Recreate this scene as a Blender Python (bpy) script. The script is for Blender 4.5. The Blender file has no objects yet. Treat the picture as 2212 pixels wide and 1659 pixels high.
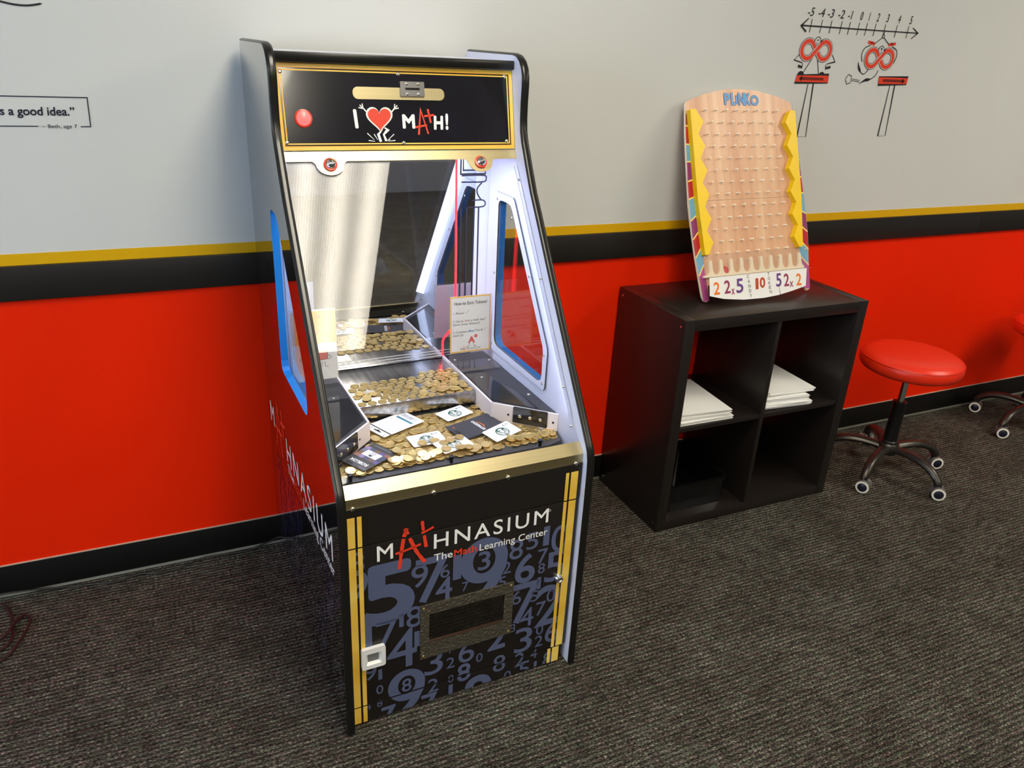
import bpy, bmesh, math, random
from mathutils import Vector, Matrix
from mathutils.geometry import tessellate_polygon

# ------------------------------------------------------------------ camera, world, light, exposure
scene = bpy.context.scene
COL = scene.collection
PI = math.pi
F_PX, CAM_D, CAM_H, YAW, PITCH, ROLL = 1698.05, 2.2065, 1.5189, 0.4531, 0.4116, 0.0552

def setup_camera():
    fw = Vector((math.sin(YAW)*math.cos(PITCH), math.cos(YAW)*math.cos(PITCH), -math.sin(PITCH)))
    r = Vector((math.cos(YAW), -math.sin(YAW), 0)); u = r.cross(fw)
    r2 = math.cos(ROLL)*r + math.sin(ROLL)*u; u2 = -math.sin(ROLL)*r + math.cos(ROLL)*u
    cd = bpy.data.cameras.new('camera'); cam = bpy.data.objects.new('camera', cd); COL.objects.link(cam)
    m = Matrix(((r2.x, u2.x, -fw.x, 0), (r2.y, u2.y, -fw.y, -CAM_D), (r2.z, u2.z, -fw.z, CAM_H), (0, 0, 0, 1)))
    cam.matrix_world = m
    cd.sensor_width = 36; cd.lens = F_PX/2212*36; cd.clip_start = .02; cd.clip_end = 60
    scene.camera = cam
setup_camera()

w = bpy.data.worlds.new('world'); scene.world = w; w.use_nodes = True
w.node_tree.nodes['Background'].inputs[0].default_value = (.62, .78, 1, 1)
w.node_tree.nodes['Background'].inputs[1].default_value = 7.2      # overcast daylight, reaches the room through the window in the left wall

vs = scene.view_settings
vs.view_transform = 'Standard'; vs.look = 'None'; vs.exposure = 0.35; vs.gamma = 1; vs.use_curve_mapping = False
TROFFER_POWER = 18.0          # radiance of the ceiling diffusers
LED_POWER = 1.85              # cool LED bar inside the machine (W)

# ------------------------------------------------------------------ helpers
def lin(c):
    return tuple(((x/255)/12.92 if x/255 <= .04045 else ((x/255+.055)/1.055)**2.4) for x in c)

MATS = {}
def mat(name, rgb=(128, 128, 128), rough=.5, metal=0., spec=.5, emit=None, estr=0., coat=0., noise=None, bump=None, aniso=0.):
    if name in MATS: return MATS[name]
    m = bpy.data.materials.new(name); m.use_nodes = True
    nt = m.node_tree; b = nt.nodes['Principled BSDF']
    c = lin(rgb)+(1,)
    b.inputs['Base Color'].default_value = c
    b.inputs['Roughness'].default_value = rough; b.inputs['Metallic'].default_value = metal
    b.inputs['Specular IOR Level'].default_value = spec
    b.inputs['Coat Weight'].default_value = coat; b.inputs['Coat Roughness'].default_value = .05
    if emit: b.inputs['Emission Color'].default_value = lin(emit)+(1,); b.inputs['Emission Strength'].default_value = estr
    tc = nt.nodes.new('ShaderNodeTexCoord')
    if noise:                       # (scale xyz, amount, rgb2)
        sc, amt, rgb2 = noise
        mp = nt.nodes.new('ShaderNodeMapping'); mp.inputs['Scale'].default_value = sc
        nz = nt.nodes.new('ShaderNodeTexNoise'); nz.inputs['Scale'].default_value = 1; nz.inputs['Detail'].default_value = 4
        mx = nt.nodes.new('ShaderNodeMix'); mx.data_type = 'RGBA'
        rr = nt.nodes.new('ShaderNodeMapRange'); rr.inputs[1].default_value = .35; rr.inputs[2].default_value = .65; rr.inputs[4].default_value = amt
        nt.links.new(tc.outputs['Object'], mp.inputs[0]); nt.links.new(mp.outputs[0], nz.inputs['Vector'])
        nt.links.new(nz.outputs[0], rr.inputs[0]); nt.links.new(rr.outputs[0], mx.inputs[0])
        mx.inputs[6].default_value = c; mx.inputs[7].default_value = lin(rgb2)+(1,)
        nt.links.new(mx.outputs[2], b.inputs['Base Color'])
    if bump:                        # (scale xyz, strength, distance)
        sc, st, ds = bump
        mp = nt.nodes.new('ShaderNodeMapping'); mp.inputs['Scale'].default_value = sc
        nz = nt.nodes.new('ShaderNodeTexNoise'); nz.inputs['Scale'].default_value = 1; nz.inputs['Detail'].default_value = 3
        bp = nt.nodes.new('ShaderNodeBump'); bp.inputs['Strength'].default_value = st; bp.inputs['Distance'].default_value = ds
        nt.links.new(tc.outputs['Object'], mp.inputs[0]); nt.links.new(mp.outputs[0], nz.inputs['Vector'])
        nt.links.new(nz.outputs[0], bp.inputs['Height']); nt.links.new(bp.outputs[0], b.inputs['Normal'])
    MATS[name] = m
    return m

def glass_mat(name, tint=(1, 1, 1), f0=.04, rough=0.0, haze=0.0):
    """thin clear sheet: Schlick reflection (same from both sides) over plain transmission"""
    m = bpy.data.materials.new(name); m.use_nodes = True; nt = m.node_tree; nt.nodes.clear()
    N = nt.nodes.new; Lk = nt.links.new
    out = N('ShaderNodeOutputMaterial'); mx = N('ShaderNodeMixShader')
    ge = N('ShaderNodeNewGeometry'); dt = N('ShaderNodeVectorMath'); dt.operation = 'DOT_PRODUCT'
    Lk(ge.outputs['Normal'], dt.inputs[0]); Lk(ge.outputs['Incoming'], dt.inputs[1])
    def mth(op, a, b=None):
        k = N('ShaderNodeMath'); k.operation = op
        for i, q in enumerate((a, b)):
            if q is None: continue
            if isinstance(q, (int, float)): k.inputs[i].default_value = q
            else: Lk(q, k.inputs[i])
        return k.outputs[0]
    c = mth('SUBTRACT', 1., mth('ABSOLUTE', dt.outputs['Value'])); fr = mth('ADD', mth('MULTIPLY', mth('POWER', c, 5.), 1-f0), f0)
    tr = N('ShaderNodeBsdfTransparent'); tr.inputs[0].default_value = tint+(1,)
    gl = N('ShaderNodeBsdfGlossy'); gl.inputs['Roughness'].default_value = rough
    Lk(fr, mx.inputs[0]); Lk(gl.outputs[0], mx.inputs[2])
    if haze:
        df = N('ShaderNodeBsdfDiffuse'); m2 = N('ShaderNodeMixShader'); m2.inputs[0].default_value = haze
        df.inputs[0].default_value = (.9, .9, .9, 1)
        Lk(tr.outputs[0], m2.inputs[1]); Lk(df.outputs[0], m2.inputs[2]); Lk(m2.outputs[0], mx.inputs[1])
    else:
        Lk(tr.outputs[0], mx.inputs[1])
    Lk(mx.outputs[0], out.inputs[0])
    MATS[name] = m
    return m

def meshobj(name, verts, faces, m, parent=None, fm=None, smooth=False):
    me = bpy.data.meshes.new(name); me.from_pydata([tuple(v) for v in verts], [], faces); me.update()
    ms = m if isinstance(m, (list, tuple)) else [m]
    for k in ms: me.materials.append(k)
    if fm:
        for p, i in zip(me.polygons, fm): p.material_index = i
    if smooth:
        for p in me.polygons: p.use_smooth = True
        if hasattr(me, 'set_sharp_from_angle'): me.set_sharp_from_angle(angle=math.radians(40))
    o = bpy.data.objects.new(name, me); COL.objects.link(o)
    if parent: o.parent = parent
    return o

def tag(o, label=None, cat=None, group=None, kind=None):
    if label: o['label'] = label
    if cat: o['category'] = cat
    if group: o['group'] = group
    if kind: o['kind'] = kind
    return o

def empty(name, loc=(0, 0, 0), rz=0., label=None, cat=None, group=None):
    o = bpy.data.objects.new(name, None); COL.objects.link(o); o.location = loc; o.rotation_euler = (0, 0, rz)
    o.empty_display_size = .05
    return tag(o, label, cat, group)

class G:
    """collects geometry for one mesh"""
    def __init__(s): s.v = []; s.f = []; s.m = []
    def add(s, v, f, mi=0):
        n = len(s.v); s.v += [Vector(x) for x in v]; s.f += [tuple(i+n for i in q) for q in f]; s.m += [mi]*len(f)
    def build(s, name, m, parent=None, smooth=False): return meshobj(name, s.v, s.f, m, parent, s.m, smooth)
    def pop(s, name, m, parent=None):          # build what was drawn so far as one piece and start afresh
        if s.f: s.build(name, m, parent)
        s.v, s.f, s.m = [], [], []

def box(x0, x1, y0, y1, z0, z1, bev=0.):
    if not bev:
        v = [(x, y, z) for z in (z0, z1) for y in (y0, y1) for x in (x0, x1)]
        return v, [(0, 2, 3, 1), (4, 5, 7, 6), (0, 1, 5, 4), (2, 6, 7, 3), (0, 4, 6, 2), (1, 3, 7, 5)]
    bm = bmesh.new(); bmesh.ops.create_cube(bm, size=1)
    for v in bm.verts:
        v.co = Vector(((x0+x1)/2+v.co.x*(x1-x0), (y0+y1)/2+v.co.y*(y1-y0), (z0+z1)/2+v.co.z*(z1-z0)))
    bmesh.ops.bevel(bm, geom=list(bm.edges), offset=bev, segments=2, affect='EDGES', profile=.5)
    bm.verts.index_update()
    r = [v.co.copy() for v in bm.verts], [tuple(v.index for v in f.verts) for f in bm.faces]
    bm.free(); return r

def boxobj(name, b, m, parent=None, bev=0.):
    v, f = box(*b, bev); return meshobj(name, v, f, m, parent, smooth=bool(bev))

class Fr:
    """a plane: origin, x, y (2D axes) and outward normal"""
    def __init__(s, o, x, y):
        s.o = Vector(o); s.x = Vector(x).normalized(); s.y = Vector(y).normalized(); s.n = s.x.cross(s.y)
    def __call__(s, a, b, c=0.): return s.o+s.x*a+s.y*b+s.n*c

def prism(loops, fr, c0, c1, mats=(0, 0, 0)):
    """solid plate from 2D loops (first outer, others holes) between normal offsets c0 (back) and c1 (front); mats=(front,back,side)"""
    g = G(); tri = tessellate_polygon([[Vector((p[0], p[1], 0)) for p in l] for l in loops])
    flat = [p for l in loops for p in l]
    nx = 0
    for t in tri:
        a, b, c = [flat[i] for i in t]; nx += ((b[0]-a[0])*(c[1]-a[1])-(b[1]-a[1])*(c[0]-a[0]))
    tri = [t if ((flat[t[1]][0]-flat[t[0]][0])*(flat[t[2]][1]-flat[t[0]][1])-(flat[t[1]][1]-flat[t[0]][1])*(flat[t[2]][0]-flat[t[0]][0])) > 0 else t[::-1] for t in tri]
    g.add([fr(p[0], p[1], c1) for p in flat], tri, mats[0])
    if c0 == c1: return g
    g.add([fr(p[0], p[1], c0) for p in flat], [tuple(reversed(t)) for t in tri], mats[1])
    for li, l in enumerate(loops):
        ar = sum(l[i][0]*l[(i+1) % len(l)][1]-l[(i+1) % len(l)][0]*l[i][1] for i in range(len(l)))
        ccw = ar > 0
        if li > 0: ccw = not ccw
        n = len(l); vs_ = [fr(p[0], p[1], c0) for p in l]+[fr(p[0], p[1], c1) for p in l]
        fs = [(i, (i+1) % n, n+(i+1) % n, n+i) for i in range(n)]
        if not ccw: fs = [tuple(reversed(q)) for q in fs]
        g.add(vs_, fs, mats[2])
    return g

def plate(name, loops, fr, c0, c1, m, parent=None, mats=(0, 0, 0)):
    return prism(loops, fr, c0, c1, mats).build(name, m, parent)

def rect(x0, x1, y0, y1, r=0., n=4):
    if not r: return [(x0, y0), (x1, y0), (x1, y1), (x0, y1)]
    pts = []
    for cx, cy, a0 in ((x1-r, y0+r, -PI/2), (x1-r, y1-r, 0), (x0+r, y1-r, PI/2), (x0+r, y0+r, PI)):
        for k in range(n+1):
            a = a0+PI/2*k/n; pts.append((cx+r*math.cos(a), cy+r*math.sin(a)))
    return pts
def circ(cx, cy, r, n=24, ry=None, a0=0, a1=2*PI):
    ry = ry or r; full = abs(a1-a0-2*PI) < 1e-6
    return [(cx+r*math.cos(a0+(a1-a0)*k/(n if full else n-1)), cy+ry*math.sin(a0+(a1-a0)*k/(n if full else n-1))) for k in range(n)]

def ribbon(pts, wd, closed=False):
    """2D stroke -> list of quads as loops"""
    out = []; P = [Vector((p[0], p[1])) for p in pts]; n = len(P); W = wd if isinstance(wd, (list, tuple)) else [wd]*n
    L = []; Rr = []
    for i in range(n):
        if closed: a, b = P[i-1], P[(i+1) % n]
        else: a, b = P[max(i-1, 0)], P[min(i+1, n-1)]
        t = (b-a)
        if t.length < 1e-9: t = Vector((1, 0))
        t.normalize(); q = Vector((-t.y, t.x)); k = 1.
        if 0 < i < n-1 or closed:
            t1 = (P[i]-P[i-1]).normalized(); k = 1/max(.45, abs(t1.dot(t)))
        L.append(P[i]+q*W[i]/2*k); Rr.append(P[i]-q*W[i]/2*k)
    return L, Rr

class Ink(G):
    """flat print on a frame"""
    def __init__(s, fr, off=.0006): super().__init__(); s.fr = fr; s.off = off
    def poly(s, *loops, mi=0, lift=0., clip=None):
        if clip:
            flat = [p for l in loops for p in l]; tri = tessellate_polygon([[Vector((p[0], p[1], 0)) for p in l] for l in loops])
            tri = [t if ((flat[t[1]][0]-flat[t[0]][0])*(flat[t[2]][1]-flat[t[0]][1])-(flat[t[1]][1]-flat[t[0]][1])*(flat[t[2]][0]-flat[t[0]][0])) > 0 else t[::-1] for t in tri]
            P, T_ = clip2d(flat, tri, clip); s.add([s.fr(p[0], p[1], s.off+lift) for p in P], T_, mi); return
        g = prism(loops, s.fr, s.off+lift, s.off+lift, (mi, mi, mi)); s.add(g.v, g.f, mi)
    def line(s, pts, wd, closed=False, mi=0, lift=0.):
        L, R_ = ribbon(pts, wd, closed); n = len(L); v = [s.fr(p[0], p[1], s.off+lift) for p in L+R_]
        fs = [(n+i, n+(i+1) % n, (i+1) % n, i) for i in range(n if closed else n-1)]
        s.add(v, fs, mi)
    def text(s, body, x, y, h, wd=None, ang=0., mi=0, bold=0., shear=0., align='L', lift=0., clip=None, spacing=1., tall=None):
        """text with cap height h at (x, y) = left end of the base line; wd = forced width"""
        V, F_ = text2d(body, 0., shear, spacing)
        if not V: return
        x0 = min(p[0] for p in V); x1 = max(p[0] for p in V)
        sc = h/CAP; sx = wd/(x1-x0) if wd else sc
        ox = {'L': x0, 'C': (x0+x1)/2, 'R': x1}[align]
        bo = bold*sc; sy = sc
        if bold:                # thickened by overprinting shifted copies, outer size kept
            sy = (h-2*bo)/CAP
            sx = max(.2*sx, (wd-2*bo)/(x1-x0)) if wd else sx
        hx = {'L': bo, 'C': 0, 'R': -bo}[align]
        offs = [(0, 0)]+([(bo*math.cos(q*PI/4), bo*math.sin(q*PI/4)) for q in range(8)] if bold else [])
        for i, (dx, dy) in enumerate(offs):
            pts = []
            for p in V:
                a = (p[0]-ox)*sx+hx+dx; b = p[1]*sy+bo+dy
                pts.append((x+a*math.cos(ang)-b*math.sin(ang), y+a*math.sin(ang)+b*math.cos(ang)))
            Fc = F_
            if clip: pts, Fc = clip2d(pts, F_, clip)
            s.add([s.fr(p[0], p[1], s.off+lift+i*.000015) for p in pts], Fc, mi)

TXT = {}
def text2d(body, bold=0., shear=0., spacing=1.):
    k = (body, bold, shear, spacing)
    if k in TXT: return TXT[k]
    cu = bpy.data.curves.new('txt', 'FONT'); cu.body = body; cu.size = 1; cu.offset = bold; cu.shear = shear; cu.space_character = spacing
    cu.resolution_u = 5
    o = bpy.data.objects.new('txt', cu); me = bpy.data.meshes.new_from_object(o)
    V = [(v.co.x, v.co.y) for v in me.vertices]; F_ = []
    for p in me.polygons:
        ix = list(p.vertices)
        if p.normal.z < 0: ix.reverse()
        F_.append(tuple(ix))
    bpy.data.meshes.remove(me); bpy.data.objects.remove(o); bpy.data.curves.remove(cu)
    TXT[k] = (V, F_); return TXT[k]
CAP = max(p[1] for p in text2d('H')[0])

def clip2d(pts, faces, cl):
    bm = bmesh.new(); vv = [bm.verts.new((p[0], p[1], 0)) for p in pts]
    for f in faces:
        try: bm.faces.new([vv[i] for i in f])
        except ValueError: pass
    for co, no in (((cl[0], 0, 0), (-1, 0, 0)), ((cl[1], 0, 0), (1, 0, 0)), ((0, cl[2], 0), (0, -1, 0)), ((0, cl[3], 0), (0, 1, 0))):
        bmesh.ops.bisect_plane(bm, geom=list(bm.verts)+list(bm.edges)+list(bm.faces), plane_co=co, plane_no=no, clear_outer=True)
    bm.verts.index_update(); r = [(v.co.x, v.co.y) for v in bm.verts], [tuple(v.index for v in f.verts) for f in bm.faces]
    bm.free(); return r

def tube(pts, r, segs=8, closed=False, caps=True):
    P = [Vector(p) for p in pts]; n = len(P); R_ = r if isinstance(r, (list, tuple)) else [r]*n
    v = []; f = []; up = None
    for i in range(n):
        a = P[i-1] if (i > 0 or closed) else P[i]; b = P[(i+1) % n] if (i < n-1 or closed) else P[i]
        t = (b-a).normalized()
        if up is None:
            up = Vector((0, 0, 1)) if abs(t.z) < .9 else Vector((1, 0, 0))
        s = t.cross(up).normalized(); up = s.cross(t).normalized()
        for k in range(segs):
            an = 2*PI*k/segs; v.append(P[i]+(s*math.cos(an)+up*math.sin(an))*R_[i])
    for i in range(n if closed else n-1):
        j = (i+1) % n
        for k in range(segs):
            k2 = (k+1) % segs; f.append((i*segs+k, i*segs+k2, j*segs+k2, j*segs+k))
    if caps and not closed:
        f.append(tuple(range(segs))[::-1]); f.append(tuple((n-1)*segs+k for k in range(segs)))
    return v, f

def smoothpath(pts, n=6):
    P = [Vector(p) for p in pts]; out = []
    for i in range(len(P)-1):
        p0 = P[max(i-1, 0)]; p1 = P[i]; p2 = P[i+1]; p3 = P[min(i+2, len(P)-1)]
        for k in range(n):
            t = k/n
            out.append(.5*((2*p1)+(p2-p0)*t+(2*p0-5*p1+4*p2-p3)*t*t+(3*p1-p0-3*p2+p3)*t**3))
    out.append(P[-1]); return out

def lathe(prof, segs=24, o=(0, 0, 0), ax='z', fr=None):
    """prof: (r, h); around z at o, or around the normal of fr at local (x,y) o"""
    v = []; f = []; n = len(prof)
    for k in range(segs):
        a = 2*PI*k/segs
        for r, h in prof:
            if fr: v.append(fr(o[0]+r*math.cos(a), o[1]+r*math.sin(a), h+(o[2] if len(o) > 2 else 0)))
            else: v.append(Vector((o[0]+r*math.cos(a), o[1]+r*math.sin(a), o[2]+h)))
    for k in range(segs):
        k2 = (k+1) % segs
        for i in range(n-1): f.append((k*n+i, k2*n+i, k2*n+i+1, k*n+i+1))
    if prof[0][0] > 1e-9: f.append(tuple(k*n for k in range(segs))[::-1])
    if prof[-1][0] > 1e-9: f.append(tuple(k*n+n-1 for k in range(segs)))
    return v, f

def screw(name, fr, x, y, r, m, parent, h=.0025, c=0.):
    v, f = lathe([(r, 0), (r, h*.4), (r*.75, h*.85), (r*.4, h), (r*.38, h*.5), (0, h*.5)], 12, (x, y, c), fr=fr)
    return meshobj(name, v, f, m, parent, smooth=True)

def sweep_dz(path, sect, u0, closed=False):
    """sweep a (u, outward) section along a (d, z) path; outward = left-hand side of travel"""
    n = len(path); v = []; f = []; k = len(sect)
    for i in range(n):
        a = Vector(path[max(i-1, 0)]); b = Vector(path[min(i+1, n-1)]); t = (b-a).normalized(); q = Vector((-t.y, t.x))
        for su, so in sect:
            v.append((u0+su, path[i][0]+q.x*so, path[i][1]+q.y*so))
    for i in range(n-1):
        for j in range(k-1):
            f.append((i*k+j, i*k+j+1, (i+1)*k+j+1, (i+1)*k+j))
    f.append(tuple(range(k))[::-1]); f.append(tuple((n-1)*k+j for j in range(k)))
    return v, f

# ------------------------------------------------------------------ materials
def carpet_mat():
    m = bpy.data.materials.new('carpet'); m.use_nodes = True; nt = m.node_tree; b = nt.nodes['Principled BSDF']
    b.inputs['Roughness'].default_value = .95; b.inputs['Specular IOR Level'].default_value = .1
    tc = nt.nodes.new('ShaderNodeTexCoord')
    def noise(sc, det=2., rough=.6):
        mp = nt.nodes.new('ShaderNodeMapping'); mp.inputs['Scale'].default_value = sc
        nz = nt.nodes.new('ShaderNodeTexNoise'); nz.inputs['Scale'].default_value = 1; nz.inputs['Detail'].default_value = det; nz.inputs['Roughness'].default_value = rough
        nt.links.new(tc.outputs['Object'], mp.inputs[0]); nt.links.new(mp.outputs[0], nz.inputs['Vector']); return nz
    def ramp(src, stops):
        r = nt.nodes.new('ShaderNodeValToRGB'); e = r.color_ramp.elements
        while len(e) < len(stops): e.new(.5)
        for el, (p, c) in zip(e, stops): el.position = p; el.color = (lin(c) if len(c) == 3 else c)+(1,)
        nt.links.new(src, r.inputs[0]); return r
    def mix(bl, fac, a, c):
        x = nt.nodes.new('ShaderNodeMix'); x.data_type = 'RGBA'; x.blend_type = bl
        if isinstance(fac, float): x.inputs[0].default_value = fac
        else: nt.links.new(fac, x.inputs[0])
        nt.links.new(a, x.inputs[6])
        if isinstance(c, tuple): x.inputs[7].default_value = c
        else: nt.links.new(c, x.inputs[7])
        return x.outputs[2]
    fine = noise((140, 320, 1), 2.5)          # loops, longer along the ribs
    blot = noise((26, 60, 1), 3)
    tone = noise((5, 7, 1), 2)
    base = ramp(fine.outputs[0], [(.28, (22, 23, 24)), (.42, (68, 70, 71)), (.55, (118, 119, 116)), (.66, (190, 190, 182)), (.78, (232, 230, 220))])
    dark = ramp(blot.outputs[0], [(.32, (122, 112, 112)), (.5, (205, 202, 200)), (.68, (255, 255, 252))])
    ton = ramp(tone.outputs[0], [(.35, (215, 208, 202)), (.65, (255, 252, 248))])
    hue = ramp(noise((34, 80, 1), 2).outputs[0], [(.34, (236, 255, 226)), (.5, (250, 246, 240)), (.66, (255, 226, 226))])
    wv = nt.nodes.new('ShaderNodeTexWave'); wv.wave_type = 'BANDS'; wv.bands_direction = 'Y'; wv.wave_profile = 'SIN'
    wv.inputs['Scale'].default_value = 24; wv.inputs['Distortion'].default_value = .9; wv.inputs['Detail'].default_value = 2; wv.inputs['Detail Scale'].default_value = 4
    nt.links.new(tc.outputs['Object'], wv.inputs['Vector'])
    rib = ramp(wv.outputs[0], [(.0, (88, 84, 80)), (.35, (215, 212, 208)), (1., (255, 255, 255))])
    col = mix('MULTIPLY', .8, base.outputs[0], dark.outputs[0]); col = mix('MULTIPLY', 1., col, ton.outputs[0]); col = mix('MULTIPLY', .9, col, hue.outputs[0]); col = mix('MULTIPLY', .7, col, rib.outputs[0])
    nt.links.new(col, b.inputs['Base Color'])
    ad = nt.nodes.new('ShaderNodeMath'); ad.operation = 'MULTIPLY_ADD'; ad.inputs[1].default_value = .6
    nt.links.new(fine.outputs[0], ad.inputs[0]); nt.links.new(wv.outputs[0], ad.inputs[2])
    bp = nt.nodes.new('ShaderNodeBump'); bp.inputs['Strength'].default_value = .9; bp.inputs['Distance'].default_value = .004
    nt.links.new(ad.outputs[0], bp.inputs['Height']); nt.links.new(bp.outputs[0], b.inputs['Normal'])
    return m

def troffer_mat():
    """prismatic diffuser: four tubes glow through a fine dotted lens"""
    m = bpy.data.materials.new('troffer_diffuser'); m.use_nodes = True; nt = m.node_tree; nt.nodes.clear()
    out = nt.nodes.new('ShaderNodeOutputMaterial'); em = nt.nodes.new('ShaderNodeEmission')
    tc = nt.nodes.new('ShaderNodeTexCoord')
    wv = nt.nodes.new('ShaderNodeTexWave'); wv.bands_direction = 'X'; wv.inputs['Scale'].default_value = 2.05; wv.inputs['Distortion'].default_value = .25; wv.inputs['Detail Scale'].default_value = 1.5
    nt.links.new(tc.outputs['Object'], wv.inputs['Vector'])
    mp = nt.nodes.new('ShaderNodeMapping'); mp.inputs['Rotation'].default_value = (0, 0, PI/4); mp.inputs['Scale'].default_value = (120, 120, 1)
    nt.links.new(tc.outputs['Object'], mp.inputs[0])
    ch = nt.nodes.new('ShaderNodeTexChecker'); ch.inputs['Scale'].default_value = 1; nt.links.new(mp.outputs[0], ch.inputs['Vector'])
    m1 = nt.nodes.new('ShaderNodeMapRange'); m1.inputs[3].default_value = .66; m1.inputs[4].default_value = 1.25; nt.links.new(wv.outputs[0], m1.inputs[0])
    m2 = nt.nodes.new('ShaderNodeMapRange'); m2.inputs[3].default_value = .80; m2.inputs[4].default_value = 1.12; nt.links.new(ch.outputs['Fac'], m2.inputs[0])
    mu = nt.nodes.new('ShaderNodeMath'); mu.operation = 'MULTIPLY'; nt.links.new(m1.outputs[0], mu.inputs[0]); nt.links.new(m2.outputs[0], mu.inputs[1])
    m3 = nt.nodes.new('ShaderNodeMath'); m3.operation = 'MULTIPLY'; m3.inputs[1].default_value = TROFFER_POWER; nt.links.new(mu.outputs[0], m3.inputs[0])
    em.inputs[0].default_value = (1, .92, .76, 1); nt.links.new(m3.outputs[0], em.inputs[1]); nt.links.new(em.outputs[0], out.inputs[0])
    return m

def wood_mat():
    m = bpy.data.materials.new('plinko_wood'); m.use_nodes = True; nt = m.node_tree; b = nt.nodes['Principled BSDF']; b.inputs['Roughness'].default_value = .35
    tc = nt.nodes.new('ShaderNodeTexCoord')
    mp = nt.nodes.new('ShaderNodeMapping'); mp.inputs['Scale'].default_value = (26, 1.3, 1)
    nz = nt.nodes.new('ShaderNodeTexNoise'); nz.inputs['Scale'].default_value = 1; nz.inputs['Detail'].default_value = 5
    r = nt.nodes.new('ShaderNodeValToRGB'); e = r.color_ramp.elements; e.new(.5)
    for el, (p, c) in zip(e, ((.3, (204, 150, 116)), (.5, (218, 170, 134)), (.7, (228, 188, 152)))): el.position = p; el.color = lin(c)+(1,)
    nt.links.new(tc.outputs['Object'], mp.inputs[0]); nt.links.new(mp.outputs[0], nz.inputs['Vector']); nt.links.new(nz.outputs[0], r.inputs[0]); nt.links.new(r.outputs[0], b.inputs['Base Color'])
    return m

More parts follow.
